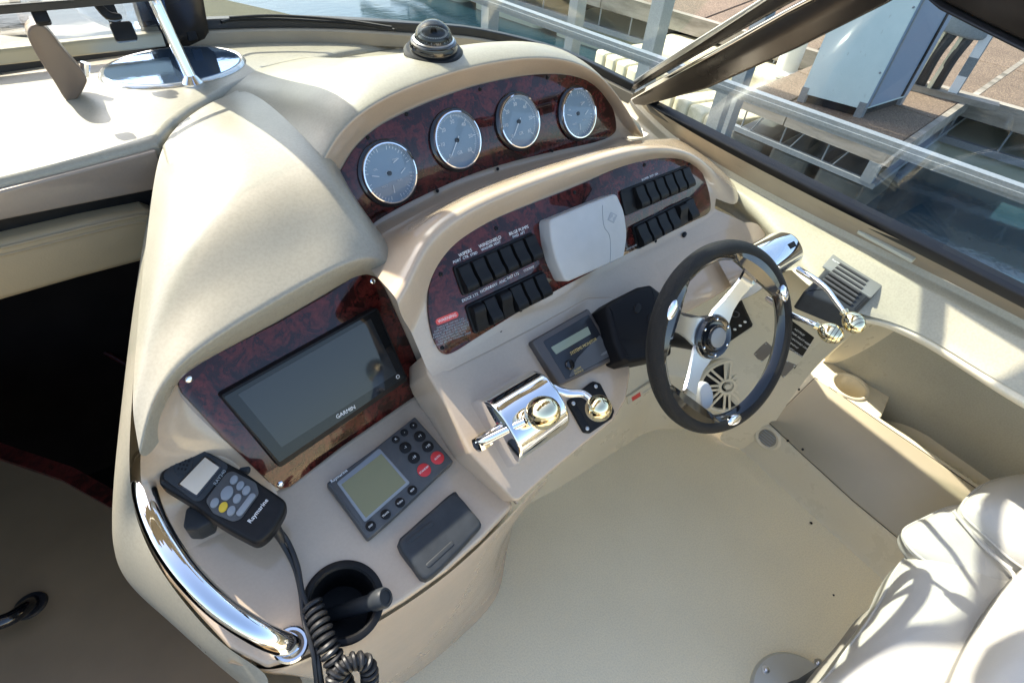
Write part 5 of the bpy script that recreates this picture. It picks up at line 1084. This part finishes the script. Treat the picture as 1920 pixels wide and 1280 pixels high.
for s_, a in (('21', -125), ('S', -105), ('18', -85), ('15', -60), ('12', -35)):
    a = rad(a); n_ = V((math.cos(a), math.sin(a), 0)); p = CF_.pt(math.cos(a)*.0278*k_, math.sin(a)*.0278*k_, .0275*k_); text(s_, Frn(p, n_), .005*k_, m_white, cm, .0002, name='numeral')
# ------------------------------------------------------------------ hailer speaker on the coaming
HB = Frn(Z(1590, 532, CZ+.03), (-.15, -.1, 1)); HB = dirfr(HB, HB.at(1568, 473), HB.at(1665, 530), HB.o)
hb = thing('hailer_speaker', HB.o, 'grey slatted speaker box on the cream coaming beside the brass knobs', 'speaker')
def hq(*p, off=0): return [HB.uv(HB.at(x, y, off)) for x, y in p]
mb = MB(); mb.prism(HB, rc(hq((1506, 546), (1540, 512), (1570, 476), (1662, 530), (1640, 552), (1606, 586)), .006), -.05, 0, .008, 3); mk('speaker_case', mb, m_grey2, hb)
mb = MB(); mb.prism(HB, rc(hq((1541, 500), (1563, 475), (1660, 530), (1632, 560)), .004), -.001, .003, .002, 2); mk('speaker_face', mb, mat('grey_speaker_face', (.19, .20, .19), .45), hb)
for k in range(7):
    t_ = k/6; a = V((1574, 494)).lerp(V((1537, 529)), t_); b = V((1628, 527)).lerp(V((1598, 570)), t_); pa, pb = HB.at(a.x, a.y, .003), HB.at(b.x, b.y, .003); g = dirfr(HB, pa, pb, (pa+pb)/2); mb = MB()
    mb.prism(g, rc(rect((pb-pa).length, .0055), .0025), -.001, .0022, .0016, 2); mk('slat', mb, m_grey, hb, g)
    mb = MB(); mb.prism(g.sub(g.pt(0, -.0042, 0)), rect((pb-pa).length, .0022), -.001, .0004); mk('slot', mb, m_dark, hb)
pa, pb = HB.at(1563, 488, .003), HB.at(1583, 499, .003); text('Raymarine', dirfr(HB, pa, pb, (pa+pb)/2), .007, m_white, hb, .0004)
# small clear snap plate on the sill, and the drain fittings
SPt = Z(1665, 458, 1.03); t = thing('clear_sill_plate', SPt, 'narrow pale plastic plate on the brown window sill', 'plate'); g = Frn(SPt, (-.25, 0, 1)); g = dirfr(g, g.at(1615, 430), g.at(1715, 486), SPt)
mb = MB(); mb.prism(g, rc([g.uv(g.at(x, y)) for x, y in ((1606, 434), (1620, 427), (1722, 480), (1711, 491))], .004), -.004, .003, .002); mk('plate', mb, mat('pale_translucent_plastic', (.42, .43, .36), .3), t)
# ------------------------------------------------------------------ footwell fittings
F1 = onto(1362, 722); F1 = Frn(F1.o, (F1.n+V((-.3, -.7, .35)).normalized()*1.2)); rS = (F1.o-V(CAM)).length*50/F_PX*1.08
fs = thing('foot_speaker', F1.o, 'round cream grille speaker low on the footwell wall behind the wheel', 'speaker')
mk('speaker_ring', MB().lathe(F1, [(rS, -.004), (rS, .006), (rS*.93, .012), (rS*.84, .010), (rS*.82, .004)], 48, True, False), m_liner, fs)
mk('speaker_cone', MB().lathe(F1, [(rS*.83, .0035), (rS*.35, -.001), (.001, .0)], 40, False, True), m_dark, fs)
for k in range(8):
    for s_ in (-1, 1):
        a = k*math.pi/4+.2; d = V((math.cos(a), math.sin(a))); n_ = V((-d.y, d.x))*s_*rS*.085; mb = MB(); mb.bar(F1.pt(*(d*rS*.2+n_*.8), .008), F1.pt(*(d*rS*.86+n_*1.1), .008), rS*.075, .004, F1.n); mk('grille_bar', mb, m_liner, fs)
mk('grille_ring', MB().lathe(F1, [(rS*.30, .006), (rS*.28, .011), (rS*.20, .011), (rS*.18, .006)], 32, False, False), m_liner, fs)
mk('grille_hub', MB().lathe(F1, [(rS*.12, .004), (rS*.10, .011), (.001, .012)], 24), m_liner, fs)
lb = thing('black_notice_plate', hit(1490, 640)[0], 'black notice plate with white lettering right of the wheel rim', 'notice'); LF_ = onto(1492, 645, 1522, 665); LF_ = Frn(LF_.o, LF_.n)
q = [LF_.uv(LF_.at(x, y, .002)) for x, y in ((1478, 598), (1527, 633), (1485, 700), (1440, 660))]; mb = MB(); mb.prism(LF_, rc(q, .003), 0, .002, .0006, 2); mk('plate', mb, m_black, lb)
for i, s_ in enumerate(('NOTICE', 'OPERATOR MUST KEEP', 'SAFETY LANYARD ON', 'WARNING', 'DO NOT SHIFT ABOVE', 'IDLE SPEED', 'SEE OWNER MANUAL')):
    a = V((1478, 606)).lerp(V((1448, 654)), i/6.5); b = V((1520, 636)).lerp(V((1490, 684)), i/6.5); pa, pb = LF_.at(a.x, a.y), LF_.at(b.x, b.y); text(s_, dirfr(LF_, pa, pb, (pa+pb)/2), .0095, m_white, lb, .0024, xs=.9)
for q_, lab in ((((1413, 664), (1437, 640), (1452, 655), (1427, 681)), 'small grey metal plate left of the black notice, seen through the wheel'), (((1461, 700), (1477, 673), (1493, 684), (1469, 709)), 'small grey metal plate just below the black notice')):
    cx_ = sum(p[0] for p in q_)/4; cy_ = sum(p[1] for p in q_)/4; g = onto(cx_, cy_); t = thing('metal_tag', g.o, lab, 'tag plate', 'small metal tags in the footwell'); mb = MB(); mb.prism(g, rc([g.uv(g.at(x, y, .002)) for x, y in q_], .002), -.002, .002, .0006, 2); mk('plate', mb, mat('dull_tag', (.22, .20, .18), .4, .4), t)
    for x, y in q_: x2, y2 = cx_+(x-cx_)*.8, cy_+(y-cy_)*.8; screw(g, g.at(x2, y2, .002), .002, t)
# sticker along the foot ledge
SG = onto(1208, 735, 1228, 722); SG.o = SG.o+SG.n*.004; t = thing('ledge_sticker', SG.o, 'pale warning sticker with a red patch along the footwell ledge', 'sticker')
q = [SG.uv(SG.at(x, y, .001)) for x, y in ((1176, 745), (1256, 694), (1258, 706), (1178, 758))]; mb = MB(); mb.prism(SG, q, -.004, .001); mk('sticker_sheet', mb, mat('aged_white_sticker', (.6, .55, .42), .5), t)
q = [SG.uv(SG.at(x, y, .0014)) for x, y in ((1184, 745), (1200, 735), (1202, 742), (1186, 752))]; mb = MB(); mb.prism(SG, q, .001, .0014); mk('red_patch', mb, m_redp, t)
pa, pb = SG.at(1206, 735), SG.at(1250, 706); text('WARNING KEEP CLEAR', dirfr(SG, pa, pb, (pa+pb)/2), .010, m_greyp, t, .0013)
# ------------------------------------------------------------------ side panel, cup recess, courtesy light
PN = Fr.__new__(Fr); PN.h = PNLF.h; PN.s = PNLF.s; PN.n = PNLF.n; PN.o = PNLF.o+PNLF.n*.006
t = thing('side_hatch_panel', PN.o, 'flat taupe access panel with small screws beside the sole', 'panel')
po_ = [PN.uv(PN.at(x, y)) for x, y in ((1442, 792), (1528, 708), (1600, 757), (1652, 793), (1740, 853), (1838, 921), (1970, 1015), (1850, 1150), (1716, 1034), (1600, 938), (1510, 856))]
mb = MB(); mb.prism(PN, rc(po_, .006), -.012, 0, .003, 2); mk('panel_board', mb, mat('panel_taupe', (.36, .315, .22), .36, build=plastic((.36, .315, .22), .06, 5)), t)
mb = MB(); mb.prism(PN, rc(inset(ccw(po_), -.0022), .006), -.013, -.0045); mk('panel_seam', mb, mat('seam_shadow_gap', (.05, .042, .03), .8), t)
for x, y in ((1498, 730), (1455, 776), (1477, 826), (1505, 842), (1690, 1004)): screw(PN, PN.at(x, y), .0035, t, m_black)
for x, y, r_ in ((1521, 980, .004), (1563, 1115, .0028)):
    f = Frn(Z(x, y, FZ+.004), (0, 0, 1)); t = thing('sole_plug', f.o, 'dark '+('plug in the sole near the side panel' if x < 1540 else 'speck of a plug in the sole near the seat'), 'plug'); mk('plug_head', MB().lathe(f, [(r_, 0), (r_*.8, .0015)], 14), m_black, t)
CS = Frn(Z(1594, 724, zc+.004), (0, 0, 1)); rr0 = (Z(1634, 724, zc)-Z(1556, 724, zc)).length/2*.80
t = thing('side_cup_recess', CS.o, 'cream round cup recess moulded into the starboard shelf', 'cup holder')
shp = [CS.uv(Z(x, y, zc+.002)) for x, y in ((1512, 694), (1548, 660), (1600, 640), (1660, 650), (1690, 690), (1670, 740), (1652, 785), (1600, 757), (1540, 716))]
mb = MB(); mb.prism(CS, rc(shp, .01), -.06, -.002, .005, 3); shelf = mk('cup_shelf', mb, m_liner, side, edge=30); cut(shelf, cylcut(CS, rr0*.84, .3, .03))
mk('recess_ring', MB().lathe(CS, [(rr0*1.05, -.004), (rr0*1.02, .003), (rr0*.96, .005), (rr0*.88, .003), (rr0*.83, -.01), (rr0*.74, -.085), (.001, -.085)], 48, False, True), m_liner, t)
LG = onto(1440, 820); LG = Frn(LG.o, (LG.n+V((-.8, -.1, .3))*.6)); t = thing('courtesy_light', LG.o, 'round grey courtesy light low on the side riser', 'light fitting')
rl = (LG.o-V(CAM)).length*23/F_PX
mk('light_ring', MB().lathe(LG, [(rl, -.003), (rl, .004), (rl*.85, .007), (rl*.66, .004)], 36, False, False), m_liner, t); mk('light_lens', MB().lathe(LG, [(rl*.68, .004), (rl*.3, .006), (.001, .006)], 30), mat('dull_lens', (.25, .23, .19), .3), t)
for k in range(5): mb = MB(); mb.bar(LG.pt(-rl*.5, (k-2)*rl*.22, .0068), LG.pt(rl*.5, (k-2)*rl*.22, .0068), rl*.06, .002, LG.n); mk('lens_rib', mb, m_greyp, t)
# ------------------------------------------------------------------ helm seat, lower right
seat = thing('pedestal_seat', Z(1470, 1262, FZ), 'white vinyl helm seat on a round pedestal in the lower right corner', 'seat')
PD = Frn(Z(1497, 1322, FZ), (0, 0, 1)); rp = (PD.o-Z(1478, 1224, FZ)).length
mk('pedestal_plate', MB().lathe(PD, [(rp, 0), (rp, .006), (rp*.95, .012), (rp*.4, .022), (rp*.36, .03)], 48), m_galvp if False else mat('painted_pedestal', (.48, .48, .43), .35, .3), seat)
mk('pedestal_column', MB().lathe(PD, [(.045, .02), (.040, .06), (.038, .32)], 28), m_grey2, seat)
for x, y in ((1437, 1256), (1536, 1243), (1420, 1330)):
    f = Frn(Z(x, y, FZ+.014), (0, 0, 1)); mk('pedestal_bolt', MB().lathe(f, [(.011, -.004), (.011, .001), (.006, .001), (.0055, .006), (.003, .007)], 18), m_steel, seat)
SZ = .60
S0 = Fr((0, 0, SZ), 0, 0)
def pillow(nm, px, z0, z1, m=m_seat, crown=.35, n=5, p=.42, up=(0, 0, 1)):
    """stuffed cushion: outline given on its widest ring, domed over the top"""
    F_ = Frn(Z(*px[0], z0), up); pts = cspl([F_.uv(F_.at(x, y)) for x, y in px], n)
    c = V((sum(a for a, b in pts)/len(pts), sum(b for a, b in pts)/len(pts))); rs = []; h = z1-z0
    for k in range(6): a = rad(90-k*18); f_ = math.cos(a)**p; rs.append([F_.pt(c.x+(x-c.x)*f_, c.y+(y-c.y)*f_, -h*.9*math.sin(a)) for x, y in pts])
    for k in range(0, 19):
        a = rad(k*5); f_ = max(.02, math.cos(a)**p); w_ = h*math.sin(a)**.8*(1-crown)+h*crown*(1-f_*f_)
        rs.append([F_.pt(c.x+(x-c.x)*f_, c.y+(y-c.y)*f_, w_) for x, y in pts])
    mb = MB(); mb.rings(rs); o_ = mk(nm, mb, m, seat, edge=0)
    for q in (9, ): mk('piping', MB().tube([p+(p-F_.pt(c.x, c.y, p.z-F_.o.z)).normalized()*.001 for p in rs[q]+[rs[q][0]]], .0028, 8, False), m, o_)
    return o_
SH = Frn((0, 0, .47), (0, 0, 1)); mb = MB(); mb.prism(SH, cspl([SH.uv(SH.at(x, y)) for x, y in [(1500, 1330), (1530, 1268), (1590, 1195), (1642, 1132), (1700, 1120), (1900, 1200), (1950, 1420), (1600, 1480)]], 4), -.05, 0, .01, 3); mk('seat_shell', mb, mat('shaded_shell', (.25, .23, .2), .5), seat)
pillow('arm_pad', [(1690, 1012), (1693, 994), (1730, 975), (1780, 954), (1830, 960), (1900, 1010), (1930, 1080), (1860, 1120), (1770, 1080), (1712, 1042)], .585, .63, p=.3)
pillow('bolster', [(1793, 968), (1808, 936), (1850, 910), (1915, 899), (1990, 915), (2040, 980), (2020, 1060), (1950, 1090), (1890, 1062), (1840, 1016)], .62, .70, p=.36)
pillow('seat_cushion', [(1505, 1340), (1555, 1255), (1610, 1180), (1645, 1125), (1667, 1078), (1700, 1045), (1765, 1024), (1822, 1022), (1872, 1046), (1905, 1082), (1895, 1150), (1860, 1230), (1830, 1320), (1780, 1420), (1640, 1440)], .53, .625, p=.34)
pillow('backrest', [(1768, 1330), (1790, 1250), (1835, 1165), (1880, 1105), (1925, 1058), (1985, 1045), (2080, 1090), (2130, 1200), (2080, 1400), (1930, 1480), (1800, 1440)], .63, .74, p=.4)
for pts, z_ in ((((1788, 958), (1830, 1008), (1862, 1040), (1896, 1066)), .64), (((1872, 1048), (1902, 1080), (1893, 1120), (1862, 1185), (1828, 1240)), .64)):
    mk('piping', MB().tube(spl([Z(x, y, z_) for x, y in pts], 6), .0035, 8), m_seat, seat)
# ------------------------------------------------------------------ the rest of the cockpit that the chrome and screens mirror, and an added seat shade
aft = thing('aft_cockpit', (.3, -2.6, FZ), 'cream aft cockpit bench and side behind the photographer', 'bench')
mb = MB(); mb.box((-1.6, -3.0, FZ), (1.5, -2.5, .95)); mk('aft_bench', mb, m_liner, aft, smooth=False)
mb = MB(); mb.box((-1.65, -3.0, FZ), (-1.5, .2, .95)); mk('port_side', mb, m_liner, aft, smooth=False)
mb = MB(); mb.box((-1.5, -2.4, FZ), (-.9, -.9, .62)); mk('port_bench', mb, m_seat, aft, smooth=False)
shade_ob = thing('seat_shade_strip', (.0, .85, 2.0), 'unseen tan strip on a chrome bow, added overhead to shade the seat', 'shade strip')  # out-of-view strip, added to throw shade patches on the seat
nx = 40
fr_e = [(-1.15+2.3*i/nx, 1.04+.055*math.sin(i*1.15)+.04*math.sin(i*.47+1), 2.0-.10*((i/nx-.5)*2)**2) for i in range(nx+1)]  # wavy front edge shapes the sun patches on the seat
rws = [[V((x, .60+.04*math.sin(i*.8)+(y-.60)*t_, z+.05*math.sin(t_*math.pi)+.01*math.sin(i*2.1+t_*5))) for i, (x, y, z) in enumerate(fr_e)] for t_ in (0, .25, .5, .75, 1)]
mb = MB(); mb.rings(rws, False, False, False); mk('shade_strip', mb, mat('tan_shade_cloth', (.42, .35, .25), .9), shade_ob)
mk('bow', MB().tube([V((x, .8, 1.98-.10*(x/1.15)**2)) for x in [-1.2+.2*k for k in range(13)]], .012, 10), m_chrome, shade_ob)
